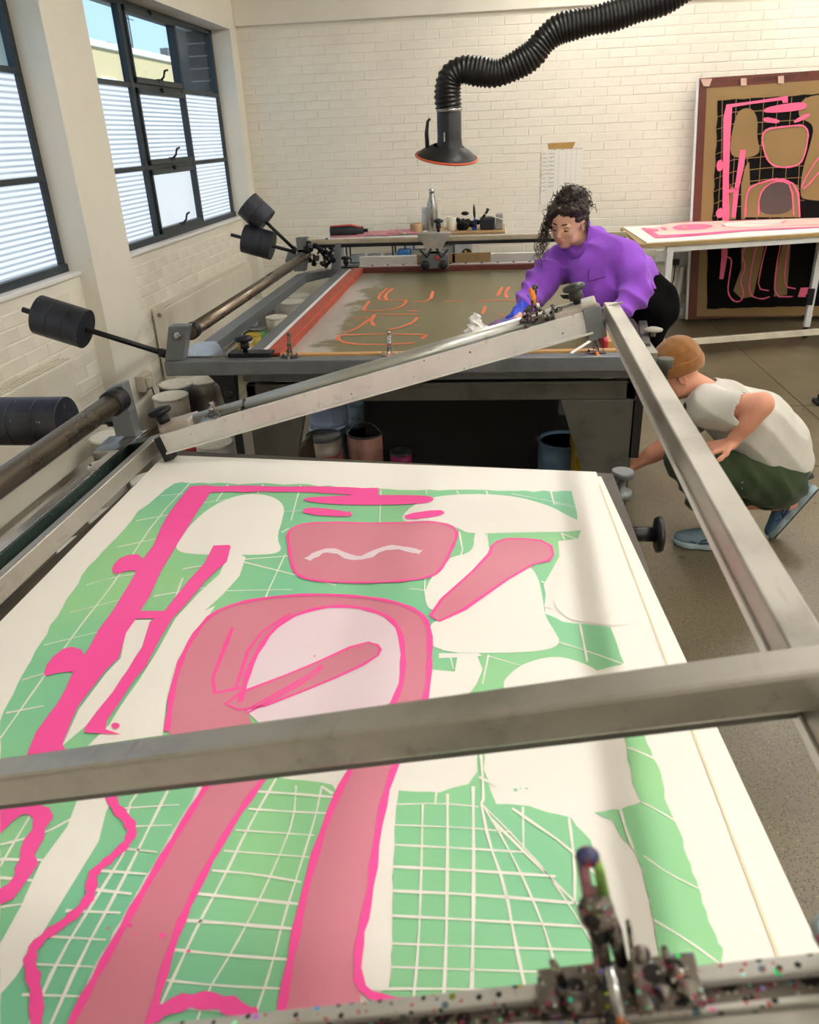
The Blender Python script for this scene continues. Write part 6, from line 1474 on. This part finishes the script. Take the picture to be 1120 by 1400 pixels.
# trousers
TG = cloth_mat('dark_green_work_cotton', '#38452f', .18, 7, spots=[(11, .02, '#b5b6a0')])
tg_ = Vol((.74, 3.08, .02), (1.6, 3.72, .62), .006)
tg_.chain([V3(1.29, 3.39, .39), V3(1.28, 3.39, .34)], [.125, .138], .05)
tg_.chain([mHPL, mKL, mKL.lerp(mAL, .55), mAL + V3(0, 0, .05)], [.115, .082, .070, .060], .035)
tg_.chain([mHPR, mKR, mAR + V3(-.05, 0, .04)], [.115, .080, .058], .03)
tg_.plane_cut((1.3, 3.4, .465), Vector((.30, 0, 1)).normalized())
tg_.wobble(lambda X, Y, Z: (np.abs(np.sin(X * 17 - Z * 15 + 1.4 * np.sin(Z * 20 + Y * 9 + X * 6))) - .6) * .012 + np.sin(X * 75 + Z * 66) * .002)
tg_.mesh('trousers', TG, ma, 2)
MB().path([V3(1.17, 3.26, .44), V3(1.27, 3.245, .405), V3(1.36, 3.27, .375), V3(1.415, 3.34, .355), V3(1.425, 3.42, .35)], .011, 8).build('belt', mat('dark_belt', '#161a14', .6), ma)
# shoes
M_SH = mat('blue_grey_suede', '#6b818c', .75, var=.15, scale=12, bump=.2, bscale=150); M_SH2 = mat('blue_suede', '#47688a', .75, var=.15, scale=12, bump=.2, bscale=150); M_SOLE = mat('dusty_blue_sole', '#90a2aa', .6); M_TREAD = mat('dark_tread', '#2b2c28', .8)
def shoe(heel, toe, up_, name_m, sole_m, n_=1):
    heel = Vector(heel); toe = Vector(toe); f = (toe - heel).normalized(); u = Vector(up_); u = (u - f * u.dot(f)).normalized(); s_ = f.cross(u); L = (toe - heel).length
    R_ = [f, s_, u]; P = lambda a, b, c: heel + f * (a * L) + s_ * b + u * c
    lo = np.minimum(np.array(heel), np.array(toe)) - .16; hi = np.maximum(np.array(heel), np.array(toe)) + .16
    v = Vol(lo, hi, .0045)
    v.ell(P(.16, 0, .05), (.055, .040, .05), R_); v.cone(P(.2, 0, .085), P(.24, 0, .12), .042, .046, .03); v.ell(P(.48, 0, .055), (.09, .042, .045), R_, .03); v.ell(P(.78, 0, .042), (.075, .048, .034), R_, .03)
    v.plane_cut(P(0, 0, .022), -u); sh = v.mesh('shoe', name_m, ma, 1)
    w = Vol(lo, hi, .0045); w.chain([P(.08, 0, .02), P(.3, 0, .016), P(.55, 0, .014), P(.8, 0, .02), P(.94, 0, .028)], [.042, .040, .044, .050, .034], .02); w.plane_cut(P(0, 0, .034), u); w.plane_cut(P(0, 0, .004), -u)
    so_ = w.mesh('sole', sole_m, sh, 1)
    w = Vol(lo, hi, .0045); w.chain([P(.08, 0, .012), P(.3, 0, .010), P(.55, 0, .010), P(.8, 0, .012), P(.93, 0, .016)], [.039, .036, .040, .046, .030], .02); w.plane_cut(P(0, 0, .008), u); w.plane_cut(P(0, 0, -.001), -u); w.mesh('tread', M_TREAD, sh, 0)
    mb = MB()
    for i in range(4):
        a = .40 + i * .075; mb.path([P(a, -.028, .088 - i * .007), P(a + .02, 0, .101 - i * .008), P(a, .028, .088 - i * .007)], .0028, 6); mb.path([P(a + .05, -.028, .083 - i * .007), P(a + .02, 0, .102 - i * .008), P(a + .05, .028, .083 - i * .007)], .0028, 6)
    mb.build('laces', mat('navy_laces', '#22314a', .7), sh)
    MB().path([P(.33, .044, .045), P(.5, .047, .042), P(.66, .047, .036), P(.62, .045, .05), P(.5, .043, .062)], .004, 6).path([P(.33, -.044, .045), P(.5, -.047, .042), P(.66, -.047, .036), P(.62, -.045, .05), P(.5, -.043, .062)], .004, 6).build('side_stripe', MATS['navy_laces'], sh)
    MB().path([P(.70, -.05, .040), P(.84, -.042, .050), P(.9, 0, .052), P(.84, .042, .050), P(.70, .05, .040)], .0035, 6).build('toe_seam', MATS['navy_laces'], sh)
shoe((1.15, 3.30, 0), (.865, 3.35, 0), (0, 0, 1), M_SH, M_SOLE)
tp0 = V3(1.345, 3.41, .0); shoe(tp0 + V3(.15, .03, .235), tp0 + V3(-.01, -.01, .012), (-.75, .55, .5), M_SH2, M_SOLE)
for a_ in (mAL, ): MB().tube(a_ + V3(-.0, 0, .0), a_ + V3(-.0, 0, .07), .045, .05).build('sock', M_BLACK, ma)
